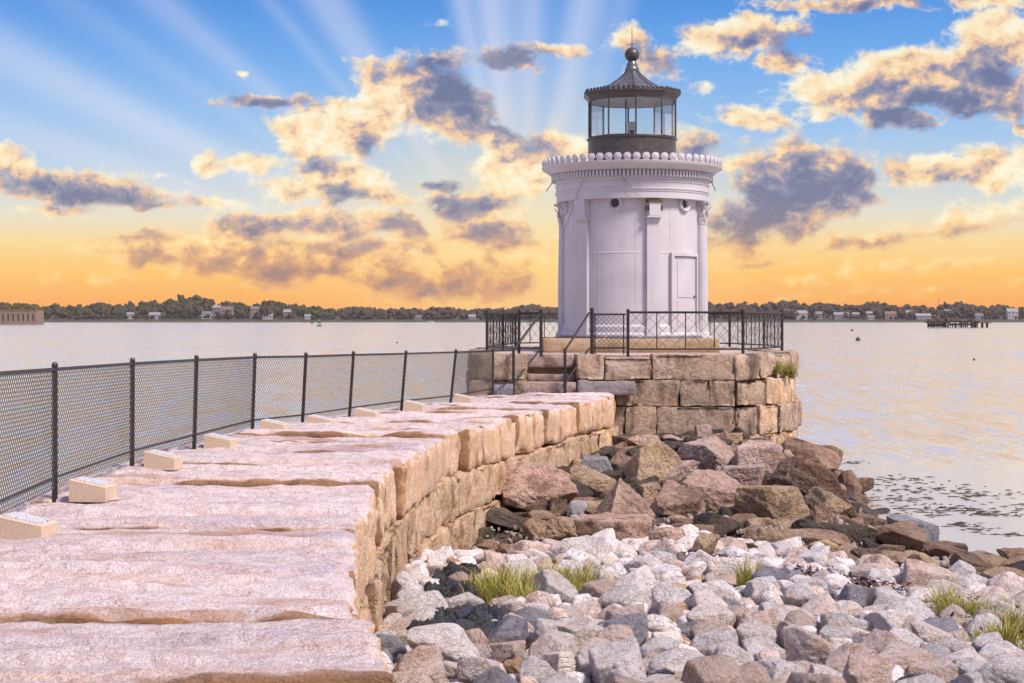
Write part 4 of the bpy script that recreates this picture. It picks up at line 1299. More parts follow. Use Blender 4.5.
footprints = []
big = [
    (492, 577, 462, 513, 'pink_boulder', 'large angular pinkish brown boulder leaning against the breakwater wall', 'angular', 8, 3, .8),
    (587, 657, 478, 525, 'pink_boulder', 'sharp pyramid shaped pink granite boulder with a pointed top', 'pyramid', 0, 8, .9),
    (566, 613, 463, 497, 'tan_boulder', 'slanting tan boulder behind the pyramid shaped pink boulder', 'angular', 22, 14, .8),
    (578, 616, 455, 479, 'grey', 'smooth purple grey boulder close to the end of the breakwater', 'block', -6, 21, .9),
    (614, 682, 439, 487, 'tan_boulder', 'big yellowish tan boulder below the corner of the platform wall', 'angular', -12, 33, .9),
    (572, 653, 516, 552, 'pink_boulder', 'broad low pink granite slab in front of the pyramid shaped boulder', 'block', 6, 41, .7),
    (546, 592, 516, 547, 'tan_boulder', 'grey tan boulder with a sloping face beside the broad pink slab', 'angular', 18, 45, .9),
    (522, 552, 517, 541, 'tan_boulder', 'small pale brown boulder at the rim of the dark hollow', 'angular', -10, 47, .9),
    (549, 568, 498, 518, 'brown_boulder', 'small dark brown rock tucked under the large pinkish boulder', 'block', 0, 52, .9),
    (567, 588, 500, 518, 'grey', 'small grey rock wedged next to the pyramid shaped boulder', 'round', 0, 56, .9),
    (478, 538, 507, 531, 'dark_rock', 'long dark slab of rock tilted in the hollow by the breakwater', 'block', 14, 61, .6),
    (463, 492, 527, 541, 'mossy', 'low dark rock with green algae in the hollow', 'block', 4, 64, .8),
    (676, 734, 436, 476, 'rose_boulder', 'bright pale pink boulder with a rounded top below the platform wall', 'angular', 18, 71, .9),
    (644, 700, 459, 486, 'rose_boulder', 'pink wedge shaped boulder sloping down from the tan boulder', 'angular', -20, 75, .8),
    (654, 712, 479, 520, 'pink_boulder', 'slanted pink brown slab with dark underside', 'block', 26, 82, .7),
    (674, 746, 471, 512, 'pink_boulder', 'broad pink boulder with a flat sloping top in the middle of the rock pile', 'block', 12, 88, .8),
    (711, 769, 464, 490, 'rose_boulder', 'pale orange boulder with a flat top on the rock pile', 'block', -5, 91, .8),
    (731, 778, 441, 482, 'rose_boulder', 'tall pink block of granite standing below the platform', 'block', 10, 96, .9),
    (731, 816, 484, 525, 'tan_boulder', 'large tan boulder with one long sloping side', 'angular', 10, 102, .8),
    (639, 660, 483, 505, 'tan_boulder', 'small squarish tan rock beside the slanted pink brown slab', 'block', 0, 108, .9),
    (694, 712, 424, 442, 'rose_boulder', 'small upright pink stone against the platform wall', 'block', -8, 113, .8),
    (709, 738, 430, 449, 'brown_boulder', 'small brown peaked rock against the platform wall', 'pyramid', 0, 118, .9),
    (753, 791, 429, 452, 'pink_boulder', 'flat pink slab leaning on the curved end of the platform', 'block', -12, 121, .8),
    (660, 690, 434, 446, 'rose_boulder', 'thin pink slab lying at the foot of the platform wall', 'block', 8, 126, .8),
    (626, 662, 434, 450, 'pink_boulder', 'low reddish rock at the corner of breakwater and platform', 'angular', 0, 128, .8),
    (777, 842, 437, 469, 'brown_boulder', 'dark brown craggy boulder beside the end of the platform', 'angular', 8, 131, .8),
    (775, 863, 456, 508, 'brown_boulder', 'long reddish brown slab slanting down to the water', 'block', 24, 137, .5),
    (784, 839, 466, 497, 'brown_boulder', 'dark boulder with a flat grey upper face beside the slanting slab', 'block', 12, 142, .8),
    (799, 852, 486, 514, 'tan_boulder', 'grey brown rounded boulder near the water edge', 'angular', 10, 149, .8),
    (811, 834, 505, 526, 'brown_boulder', 'small brown block at the foot of the grey brown boulder', 'block', 0, 151, .9),
    (848, 885, 511, 527, 'brown_boulder', 'low brown rock at the water edge', 'angular', 4, 155, .8),
    (792, 864, 521, 543, 'dark_rock', 'long flat black slab among the shore rocks', 'block', 7, 160, .5),
    (841, 906, 522, 547, 'dark_rock', 'long black slab pointing at the water', 'block', 14, 164, .45),
    (777, 850, 530, 551, 'brown_boulder', 'long brown log shaped rock behind the pale stones', 'block', 3, 169, .5),
    (739, 781, 527, 548, 'brown_boulder', 'squared brown rock beside the log shaped rock', 'block', 4, 173, .8),
    (703, 777, 533, 560, 'mossy', 'olive brown wedge shaped slab behind the pale stones', 'block', 12, 178, .6),
    (683, 717, 532, 565, 'tan_boulder', 'leaning tan slab with a rough edge behind the pale stones', 'angular', 32, 183, .8),
    (646, 686, 527, 557, 'pink_boulder', 'pink tan wedge beside the leaning tan slab', 'angular', 12, 187, .8),
    (744, 779, 517, 534, 'tan_boulder', 'small rounded tan rock below the large tan boulder', 'round', 0, 191, .9),
    (689, 742, 511, 539, 'dark_rock', 'dark grey cracked rock in the shade of the pile', 'angular', 10, 196, .8),
    (809, 838, 540, 557, 'tan', 'small yellow tan stone with worn edges near the black slabs', 'round', 0, 199, .9),
    (871, 937, 522, 558, 'brown_boulder', 'pink brown boulder standing at the water line', 'angular', 14, 204, .8),
    (884, 938, 515, 545, 'grey', 'dark grey boulder behind the pink brown one at the water line', 'block', 8, 209, .8),
    (943, 968, 541, 558, 'brown_boulder', 'squat brown block right at the water line', 'block', 0, 214, .9),
    (806, 841, 444, 470, 'brown_boulder', 'brown split boulder in the water beside the curved platform end', 'block', 6, 231, .9),
    (838, 862, 470, 500, 'brown_boulder', 'brown boulder with its foot in the water beside the slanting slab', 'angular', 10, 236, .9),
    (1000, 1046, 548, 568, 'brown_boulder', 'low flat brown rock by the shallow calm water', 'block', 0, 216, .8),
    (612, 646, 500, 516, 'brown_boulder', 'dark wedge of rock under the pyramid shaped boulder', 'angular', 0, 219, .8),
    (540, 566, 484, 500, 'brown_boulder', 'brown rock squeezed between breakwater and large pinkish boulder', 'angular', 0, 222, .8),
    (380, 394, 540, 606, 'tan_boulder', 'narrow upright stone leaning on the breakwater side', 'block', 4, 226, .9),
]
for (a, b_, c, d, mt, lab, st, tl, sd_, dp) in big:
    boulder(a, b_, c, d, M[mt], lab, st, tl, sd_, dp)

# shared meshes for the smaller stones
small, small_lo = {}, {}
for st, n in (('round', 9), ('angular', 9), ('block', 8)):
    for k in range(n):
        V, Fc = rock_mesh(500 + k * 7 + len(st) * 31, st)
        small.setdefault(st, []).append((V, Fc))
        V, Fc = rock_mesh(500 + k * 7 + len(st) * 31, st, 'lo')
        small_lo.setdefault(st, []).append((V, np.array(Fc)))
_mesh_cache = {}
def stone_copy(st, k, mat):
    key = (st, k, mat)
    if key not in _mesh_cache:
        V, Fc = small[st][k]
        me = to_mesh('stone', V, Fc, True)
        me.materials.append(M[mat])
        _mesh_cache[key] = me
    return _mesh_cache[key]

RS = random.Random(23)
placed = list(footprints)
def fits(x, y, r, tol):
    for (a, b, c) in placed:
        if abs(a - x) < 1.2 and abs(b - y) < 1.2 and math.hypot(a - x, b - y) < tol * (r + c):
            return False
    return True
def beach_edge(x):                       # far limit of the pale stones
    return 24.3 - 1.35 * max(0, x - 3.2) + (-.8 if x < .5 else 0)
grass_spots = [(.30, 18.0, .95, .6), (-.15, 17.0, .45, .5), (4.6, 16.7, .36, .4), (4.75, 15.7, .34, .3), (4.6, 14.9, .36, .26), (2.65, 18.5, .22, .2)]
plastic_spots = [(-.60, 18.9, .30), (-.62, 17.4, .34), (-.50, 15.6, .42), (-.42, 14.5, .34)]
def blocked(x, y, m=.75):
    for (a, b, rx, ry) in grass_spots:
        if ((x - a) / rx) ** 2 + ((y - b) / ry) ** 2 < m: return True
    for (a, b, r) in plastic_spots:
        if math.hypot(x - a, y - b) < r * m / .75: return True
    return False
stones = []
def drop(x, y, size, mat, st, zone, flat, zoff):
    placed.append((x, y, size / 2))
    sc = (size * RS.uniform(.95, 1.35), size * RS.uniform(.8, 1.05), size * RS.uniform(*flat))
    rot = (R(RS.uniform(-20, 20)), R(RS.uniform(-20, 20)), RS.uniform(0, 6.28))
    stones.append((size / y, x, y, ground_z(x, y) + sc[2] * .24 + zoff, sc, rot, mat, st, RS.randrange(len(small[st])), zone, size))
TRY = 22000
for k in range(TRY):
    f = k / TRY
    size = (.42 - .30 * f ** .45) * RS.uniform(.8, 1.3)
    y = RS.uniform(11.6, 24.8)
    x = RS.uniform(right_edge(y) + .15, .335 * y + .1)
    if y > beach_edge(x) or blocked(x, y, 1.0): continue
    if not fits(x, y, size / 2, .84): continue
    u = RS.random()
    mat = 'pale' if u < .72 else 'pinkish' if u < .90 else 'tan' if u < .955 else 'grey'
    if mat == 'tan' and size > .32: mat = 'pinkish'
    drop(x, y, size, mat, RS.choice(['round', 'round', 'angular', 'block']), 'beach', (.65, 1.0), RS.uniform(-.05, .10))
nb = len(stones)
for k in range(9000):
    f = k / 9000
    size = (.62 - .44 * f ** .5) * RS.uniform(.85, 1.15)
    y = RS.uniform(20.5, 37.0)
    x = RS.uniform(right_edge(y) + .1, 9.2)
    if y < beach_edge(x) - .2 or x > .35 * y: continue
    if ground_z(x, y) < WATER_Z - .25: continue
    if not fits(x, y, size / 2, .78): continue
    if len(stones) - nb >= 260: break
    u = RS.random()
    far = x < 5.5 and y > 27
    mat = ('brown_boulder' if u < .5 else 'tan_boulder' if u < .75 else 'dark_rock') if not far else ('dark_rock' if u < .55 else 'brown_boulder' if u < .9 else 'tan_boulder')
    drop(x, y, size, mat, RS.choice(['angular', 'block', 'angular']), 'strip', (.45, .7), RS.uniform(-.10, .0))
print('stones', nb, len(stones) - nb)
CW = {'pale': 'pale lilac', 'pinkish': 'pinkish', 'tan': 'tan', 'grey': 'dark grey', 'brown_boulder': 'brown', 'dark_rock': 'wet black', 'tan_boulder': 'light brown'}
SW = {'round': 'rounded', 'angular': 'angular', 'block': 'blocky'}
def where(x, y, zone):
    if zone == 'strip':
        if x > 5.4: return 'near the water'
        if y > 29: return 'in the boulder pile'
        return 'behind the cobble beach'
    if x < right_edge(y) + .9: return 'by the breakwater'
    if blocked(x, y, 1.9): return 'beside beach grass'
    if y > beach_edge(x) - 2.2: return 'along the beach rim'
    return 'on the open cobble beach'
vis = sorted([s for s in stones], key=lambda s: -s[0])
single = [s for s in vis if s[9] == 'beach'][:225] + [s for s in vis if s[9] == 'strip'][:75]
ids = set(id(s) for s in single)
for s in single:
    (ap, x, y, z, sc, rot, mat, st, k, zone, size) = s
    o = bpy.data.objects.new('stone', stone_copy(st, k, mat))
    COL.objects.link(o)
    o.scale, o.rotation_euler, o.location = sc, rot, (x, y, z)
    w_ = where(x, y, zone)
    big_ = 'large' if size > .33 else 'medium' if size > .24 else 'small'
    q = min((t for t in single if t is not s), key=lambda t: (t[1] - x) ** 2 + (t[2] - y) ** 2)
    qs = 'large' if q[10] > .33 else 'medium' if q[10] > .24 else 'small'
    tag(o, '%s %s %s stone %s, touching %s %s %s stone' % (big_, SW[st], CW[mat], w_, qs, SW[q[7]], CW[q[6]]), 'stone', 'stones ' + w_)
for mat in CW:                          # the remaining smaller stones
    V, Fc, nv = [], [], 0
    for s in stones:
        if id(s) in ids or s[6] != mat: continue
        (ap, x, y, z, sc, rot, _, st, k, zone, size) = s
        P, Ft = small_lo[st][k]
        P = (P * np.array(sc)) @ euler_np(*rot).T + np.array([x, y, z])
        V.append(P)
        Fc.append(Ft + nv)
        nv += len(P)
    if not V: continue
    o = link('stone_rubble', to_mesh('stone_rubble', np.concatenate(V), np.concatenate(Fc), True), M[mat])
    tag(o, 'many small %s stones filling in between the bigger ones' % CW[mat], 'rubble', kind='stuff')

def pebbles():
    """gravel between the stones: nobody could count it"""
    V, Fc = [], []
    D, F3 = ico(1)
    r = np.random.RandomState(5)
    D12, F12 = D, F3
    for k in range(5200):
        y = r.uniform(11.5, 27)
        x = r.uniform(right_edge(y) + .1, .345 * y + .3)
        if ground_z(x, y) < WATER_Z - .1: continue
        s = r.uniform(.02, .075)
        R3 = euler_np(*r.uniform(0, 6.28, 3))
        P = (D12 * (1 + .3 * (r.rand(len(D12), 1) - .5))) * np.array([1.3, 1.0, .7]) * s
        P = P @ R3.T + np.array([x, y, ground_z(x, y) + .05])
        b = len(V)
        V += P.tolist()
        Fc += [tuple(i + b for i in f) for f in F12]
    o = link('gravel', to_mesh('gravel', V, Fc, True), M['gravel'])
    tag(o, 'small mixed gravel filling gaps between the beach stones', 'gravel', kind='stuff')
M['gravel'] = stone_mat('gravel_mix', (.26, .20, .17), (.36, .31, .30), (.12, .09, .07), None, 0, .1, .2, .85, 10, .01)
pebbles()

# ------------------------------------------------------------------ grass, plastic sheet, seaweed
def blades(name, label, pts, mat, n, hmin, hmax, lean=.5, wid=.007, seed=1, grp=None, cat='grass'):
    """pts: list of (x, y, z, rx, ry)"""
    r = np.random.RandomState(seed)
    V, Fc, tip = [], [], []
    tufts = []
    for k in range(max(3, n // 55)):
        q = pts[r.randint(len(pts))]
        t_, d_ = r.uniform(0, 6.28), math.sqrt(r.uniform(0, 1))
        tufts.append((q, math.cos(t_) * d_, math.sin(t_) * d_, r.uniform(.55, 1.15)))
    for k in range(n):
        (x, y, z, rx, ry), ta, tb, th_ = tufts[r.randint(len(tufts))]
        a, b = ta + r.normal() * .10, tb + r.normal() * .10
        px, py = x + a * rx, y + b * ry
        pz = z if z is not None else ground_z(px, py)
        h = r.uniform(hmin, hmax) * th_ * max(.35, 1.15 - .5 * (a * a + b * b))
        t = r.uniform(0, 6.28)
        dx, dy = math.cos(t), math.sin(t)
        ln = r.uniform(.1, lean) * h
        s = r.uniform(0, 6.28)
        wx, wy = math.cos(s) * wid, math.sin(s) * wid
        b0 = len(V)
        for (f, g) in ((0, 0), (.45, .25), (.8, .65)):
            q = wid * (1 - f * .7) / wid
            V.append((px + dx * ln * g - wx * q, py + dy * ln * g - wy * q, pz + h * f))
            V.append((px + dx * ln * g + wx * q, py + dy * ln * g + wy * q, pz + h * f))
            tip += [f, f]
        V.append((px + dx * ln, py + dy * ln, pz + h * .97))
        tip.append(1.0)
        Fc += [(b0, b0 + 1, b0 + 3, b0 + 2), (b0 + 2, b0 + 3, b0 + 5, b0 + 4), (b0 + 4, b0 + 5, b0 + 6)]
    me = to_mesh(name, V, Fc, True)
    at = me.attributes.new('tip', 'FLOAT', 'POINT')
    at.data.foreach_set('value', tip)
    o = link(name, me, mat)
    tag(o, label, cat, grp, 'stuff')
    return o
blades('grass_clump', 'large tuft of yellow green grass among the pale stones', [(.30, 18.0, None, .85, .5), (.60, 18.3, None, .7, .4), (-.15, 17.1, None, .45, .5), (.1, 17.6, None, .55, .5)], M['grass'], 4600, .16, .46, .8, .006, 1)
blades('grass_clump', 'bright green grass tuft near the seaweed strewn stones', [(4.6, 16.7, None, .3, .25), (4.75, 15.7, None, .28, .25), (4.5, 17.1, None, .2, .2)], M['grass'], 2200, .18, .46, .8, .006, 2)
blades('grass_clump', 'small green grass tuft between the stones in the corner of the beach', [(4.5, 14.9, None, .3, .22), (4.9, 15.1, None, .25, .2)], M['grass'], 1300, .16, .42, .8, .006, 3)
blades('grass_clump', 'thin dry grass sprout between pale stones in the beach centre', [(2.62, 18.6, None, .16, .16), (2.75, 18.4, None, .12, .12)], M['grass'], 600, .22, .46, .6, .005, 4)
blades('dry_grass', 'brown dry grass at the foot of the breakwater', [(-.75, 16.2, None, .35, 1.2), (-.5, 14.6, None, .4, .9), (-.25, 13.6, None, .5, .6), (.0, 16.0, None, .35, .5)], M['dry_grass'], 2200, .08, .26, 1.0, .005, 5)
blades('wall_plant', 'green weeds growing from a joint in the platform end wall', [(6.38, 39.1, .40, .30, .22), (6.6, 39.6, .30, .22, .25), (6.15, 38.75, .42, .18, .14)], M['grass'], 2200, .16, .40, 1.1, .010, 6, cat='plant')

def plastic(x, y, rx, ry, label, seed):
    n = 36
    U = np.array([(i / n * 2 - 1, j / n * 2 - 1) for j in range(n + 1) for i in range(n + 1)])
    P = np.column_stack([x + U[:, 0] * rx, y + U[:, 1] * ry, np.zeros(len(U))])
    q = np.column_stack([P[:, :2] * 3.2, np.full(len(U), seed * 3.1)])
    P[:, 0] += .12 * fbm(q + 7, 3, seed)
    P[:, 1] += .12 * fbm(q + 19, 3, seed)
    P[:, 2] = [ground_z(a, b) + .17 for a, b in P[:, :2]]
    P[:, 2] += .26 * np.abs(fbm(q, 4, seed, .55)) + .08 * fbm(q * 3, 2, seed + 1) - .22 * np.maximum(0, (U ** 2).sum(axis=1) - .8)
    m = n + 1
    Fc = [(j * m + i, j * m + i + 1, (j + 1) * m + i + 1, (j + 1) * m + i) for j in range(n) for i in range(n)]
    o = link('plastic_sheet', to_mesh('plastic_sheet', P, Fc, False), M['plastic'])
    tag(o, label, 'plastic sheet')
plastic(-.60, 18.9, .30, .45, 'crumpled shiny black plastic sheet beside the tuft of grass', 3)
plastic(-.64, 17.3, .28, .5, 'torn black plastic sheet between breakwater and white flat stone', 4)
plastic(-.46, 15.1, .45, .9, 'flattened black plastic sheet under the stones by the breakwater', 5)

def seaweed():
    r = np.random.RandomState(9)
    V, Fc = [], []
    for (px, py, wpx, hpx, n) in ((700, 522, 0, 0, 0), (920, 489, 60, 6, 40), (850, 463, 24, 2, 12), (955, 510, 90, 7, 70), (900, 480, 40, 4, 20), (980, 495, 40, 5, 25), (1000, 515, 40, 3, 22), (885, 500, 50, 5, 30), (960, 525, 22, 3, 14), (975, 530, 14, 2, 8), (1010, 535, 20, 2, 8)):
        for k in range(int(n * 1.8)):
            x, y, z = ground_pt(px + r.normal() * wpx * .45, py + r.normal() * hpx * .5, WATER_Z)
            if ground_z(x, y) > WATER_Z: continue
            a, L, W = r.normal() * .2, r.uniform(.05, .30), r.uniform(.012, .05)
            c, s = math.cos(a), math.sin(a)
            b = len(V)
            m = 8
            V.append((x, y, z + r.uniform(.012, .025)))
            for i in range(m):
                t = 6.283 * i / m
                q = r.uniform(.5, 1.0)
                u, v = math.cos(t) * L * q, math.sin(t) * W * q
                V.append((x + u * c - v * s, y + u * s + v * c, z - .01))
            Fc += [(b, b + 1 + i, b + 1 + (i + 1) % m) for i in range(m)]
    o = link('floating_seaweed', to_mesh('floating_seaweed', V, Fc, True), M['seaweed'])
    tag(o, 'dark seaweed floating in streaks on the calm shallow water', 'seaweed', kind='stuff')
    V, Fc = [], []
    for (cx, cy, n) in ((4.0, 18.8, 420), (3.6, 19.5, 320), (4.6, 15.9, 320), (2.3, 20.8, 160), (4.9, 17.8, 300)):
        for k in range(n):
            x, y = cx + r.normal() * .22, cy + r.normal() * .3
            z = ground_z(x, y) + r.uniform(.08, .24)
            a = (r.normal() * .5, r.normal() * .5, r.uniform(0, 6.28))
            R3 = euler_np(*a)
            P = np.array([(-.05, -.015, 0), (.05, -.01, .01), (.06, .012, 0), (0, .03, .012), (-.06, .012, 0)]) * r.uniform(.35, .95)
            P = P @ R3.T + np.array([x, y, z])
            b = len(V)
            V += P.tolist()
            Fc.append(tuple(range(b, b + 5)))
    o = link('dried_seaweed', to_mesh('dried_seaweed', V, Fc, False), M['dried_weed'])
    tag(o, 'heaps of dried dark red seaweed caught between the stones', 'seaweed', kind='stuff')
M['dried_weed'] = plain('dried_seaweed', (.07, .03, .028), .6, 0, .5, 20)
seaweed()
#@@REST4
# ------------------------------------------------------------------ far shore
def ridge_y(px):
    tab = [(-300, 304), (0, 304), (20, 303.5), (60, 305.5), (105, 305.5), (125, 302.5), (150, 299.5), (180, 298), (205, 297), (225, 300.5), (250, 302.5), (262, 303), (275, 300), (292, 302.5), (305, 303), (322, 306.5), (345, 307.5), (480, 307.5), (520, 306),
           (560, 305), (700, 303), (730, 302), (800, 302), (860, 302.5), (905, 304), (940, 303), (970, 303.5), (1024, 304.5), (1400, 305)]
    return float(np.interp(px, [a for a, b in tab], [b for a, b in tab]))

def leaf_mat(name, a, b):
    m, T, bs, out = new_mat(name)
    tc = T.n('ShaderNodeTexCoord').outputs['Object']
    n = T.noise(tc, .06, 4.0, .6)
    n2 = T.noise(tc, .35, 3.0, .6)
    c = T.mix(T.step(n, .35, .65), a, b)
    g = T.lerp(n2, .3, .7, .55, 1.4)
    T.put(bs.inputs['Base Color'], T.mix(1.0, c, T.xyz(g, g, g), 'MULTIPLY'))
    bs.inputs['Roughness'].default_value = .9
    bs.inputs['Specular IOR Level'].default_value = .1
    return m
M['far_leaf'] = leaf_mat('far_woodland_leaves', (.036, .042, .020), (.072, .060, .028))
M['far_leaf2'] = leaf_mat('hazy_woodland_leaves', (.050, .046, .034), (.082, .060, .040))
M['far_ground'] = plain('far_shore_soil', (.05, .05, .025), .9, 0, .3, .05)

SHORE = 2350.0
def far_shore():
    # low land behind the water
    V, Fc = [], []
    pxs = np.arange(-420, 1460, 12)
    for px in pxs:
        for k, f in enumerate((0, .02, .35, .7, 1.0, 1.6)):
            Y = SHORE + f * 500
            x = (px - 512) / F * Y
            top = EYE + (HZ - ridge_y(px)) / F * (SHORE + 350) - 11
            z = WATER_Z - 1 if k == 0 else (1.0 if k == 1 else 1.0 + (top - 1.0) * min(1, f / .7) ** .8)
            V.append((x, Y, z))
    m = 6
    for i in range(len(pxs) - 1):
        for k in range(m - 1):
            Fc.append((i * m + k, (i + 1) * m + k, (i + 1) * m + k + 1, i * m + k + 1))
    o = link('hill', to_mesh('hill', V, Fc, True), M['far_ground'])
    tag(o, 'low wooded hills along the far shore of the harbour', 'hill', kind='structure')
    # woodland: crowns of many small leaf clumps
    r = np.random.RandomState(4)
    D, F3 = ico(2)
    F3 = np.array(F3)
    for nm, lo, hi, mat, lab in (('woodland', -330, 335, 'far_leaf', 'dense green woodland on the hill across the water'),
                                 ('woodland', 335, 1360, 'far_leaf2', 'long hazy belt of trees on the far shore behind the houses')):
        Vs, Fs, b = [], [], 0
        n = int((hi - lo) * 2.4)
        for k in range(n):
            px = r.uniform(lo, hi)
            f = r.uniform(.05, .72) if k % 5 else r.uniform(.03, .08)
            Y = SHORE + f * 500
            top = EYE + (HZ - ridge_y(px)) / F * (SHORE + 350)
            zg = 1.0 + (top - 12.0) * min(1, f / .7) ** .8
            hgt = r.uniform(7, 14) * (.6 + .42 * (.5 + .5 * math.sin(px * .11) * math.sin(px * .037 + 1)))
            if k % 5 == 0: hgt *= .5
            elif lo < 0 and r.rand() < .3: hgt *= 1.25
            rad = hgt * r.uniform(.38, .6)
            x = (px - 512) / F * Y
            for c in range(3):
                q = D * (1 + .9 * (r.rand(len(D), 1) - .5))
                P = q * np.array([rad * r.uniform(.7, 1.1), rad, hgt * .46]) * (1 if c == 0 else .62)
                P = P + np.array([x + (0 if c == 0 else r.uniform(-.7, .7) * rad), Y - (0 if c == 0 else rad * .5), zg + hgt * (.52 if c == 0 else r.uniform(.45, .85))])
                Vs.append(P)
                Fs.append(F3 + b)
                b += len(D)
        V = np.concatenate(Vs)
        Fc = np.concatenate(Fs)
        me = bpy.data.meshes.new(nm)
        me.vertices.add(len(V))
        me.vertices.foreach_set('co', V.astype(np.float32).ravel())
        me.loops.add(len(Fc) * 3)
        me.loops.foreach_set('vertex_index', Fc.astype(np.int32).ravel())
        me.polygons.add(len(Fc))
        me.polygons.foreach_set('loop_start', np.arange(0, len(Fc) * 3, 3, dtype=np.int32))
        me.update(calc_edges=True)
        o = link(nm, me, M[mat])
        tag(o, lab, 'woodland', kind='stuff')
far_shore()

HW = [plain('house_white', (.36, .35, .37), .7, 0, .05, .3), plain('house_grey', (.20, .20, .23), .7, 0, .05, .3), plain('house_pink', (.26, .19, .19), .7, 0, .05, .3), plain('house_brick', (.18, .10, .08), .8, 0, .05, .3)]
HR = [plain('roof_slate', (.14, .14, .16), .7, 0, .1, .3), plain('roof_pale', (.24, .24, .26), .7, 0, .1, .3), plain('roof_brown', (.16, .10, .08), .8, 0, .1, .3)]
HG = plain('house_window', (.04, .045, .06), .2, 0, .05, 1)
def house(px0, px1, py0, py1, wm, rm, label, storeys=2):
    f = (322 - py1) / 14
    Y = SHORE + 4 + 60 * max(0, f)
    py1 += .6; px0 += .6; px1 -= .6; py0 += .3
    w = (px1 - px0) / F * Y
    h = (py1 - py0) / F * Y
    x = ((px0 + px1) / 2 - 512) / F * Y
    zb = EYE + (HZ - py1) / F * Y
    d = w * .7
    t = thing('house', label, 'house', (x, Y, zb), 'houses on the far shore')
    wh = h * .62
    MB().box((0, d / 2, wh / 2 - 4), (w, d, wh + 8)).build('wall', HW[wm], t)
    e = .6
    rf = MB().add([(-w/2 - e, -e, wh), (w/2 + e, -e, wh), (w/2 + e, d + e, wh), (-w/2 - e, d + e, wh), (-w/2 - e * .5, d / 2, h), (w/2 + e * .5, d / 2, h)],
             [(0, 1, 5, 4), (2, 3, 4, 5), (1, 2, 5), (3, 0, 4), (3, 2, 1, 0)]).build('roof', HR[rm], t)
    MB().box((w * .25, d * .5, h + .3), (1.0, 1.0, 2.0)).build('chimney', HW[3], rf)
    n = max(2, int(w / 4))
    for s in range(storeys):
        for k in range(n):
            MB().box((-w/2 + w * (k + .5) / n, -.05, wh * (s + .5) / storeys), (1.3, .2, min(1.8, wh / storeys * .55))).build('window', HG, t)
HS = [
    (126, 134, 312, 317, 0, 1, 'small white house among trees at the foot of the wooded hill'),
    (148, 160, 312, 318, 0, 1, 'pale blue white house below the highest part of the wooded hill'),
    (201, 212, 311, 317, 0, 0, 'white gabled house beside the pink houses on the hill'),
    (212, 221, 305, 311, 1, 1, 'grey house half hidden by trees high on the hill'),
    (221, 233, 306, 315, 2, 2, 'pink house with brown roof on the wooded hill'),
    (250, 259, 306, 313, 2, 0, 'pinkish house under the round crown of a tall tree'),
    (262, 273, 313, 319, 0, 1, 'white cottage with pale roof close to the water'),
    (283, 291, 309, 316, 2, 1, 'pale pink house between two big tree crowns'),
    (304, 311, 314, 319, 0, 1, 'little white house at the end of the wooded hill'),
    (415, 422, 315, 320, 1, 0, 'tiny grey house on the low far shore'),
    (468, 476, 314, 320, 1, 1, 'tiny pale house on the low far shore near the railing'),
    (784, 790, 309, 316, 2, 2, 'narrow pink house next to the long white house'),
    (795, 808, 310, 318, 0, 1, 'long white house with pale blue roof on the far shore'),
    (815, 823, 311, 318, 1, 0, 'grey house behind a jumble of sheds on the far shore'),
    (834, 850, 312, 318, 1, 1, 'long grey house with pale roof on the far shore'),
    (852, 860, 312, 317, 2, 1, 'small pinkish house beside the long grey house'),
    (866, 873, 311, 316, 1, 1, 'light grey gabled house above a white shed'),
    (868, 875, 315.5, 318.5, 0, 1, 'low white shed at the shoreline'),
    (885, 897, 311, 319, 2, 2, 'large pink house with brown roof on the far shore'),
    (906, 914, 310, 316, 1, 1, 'grey house up the slope beside the large pink house'),
    (916, 932, 313, 320, 2, 1, 'wide mauve house behind the ruined pier'),
    (944, 952, 309, 315, 1, 1, 'pale house up the slope behind the ruined pier'),
    (975, 984, 313, 319, 1, 0, 'dark roofed house beside the end of the ruined pier'),
    (1007, 1019, 308, 317, 0, 1, 'tall pale house standing alone above the shore'),
]
for hh in HS:
    house(*hh)

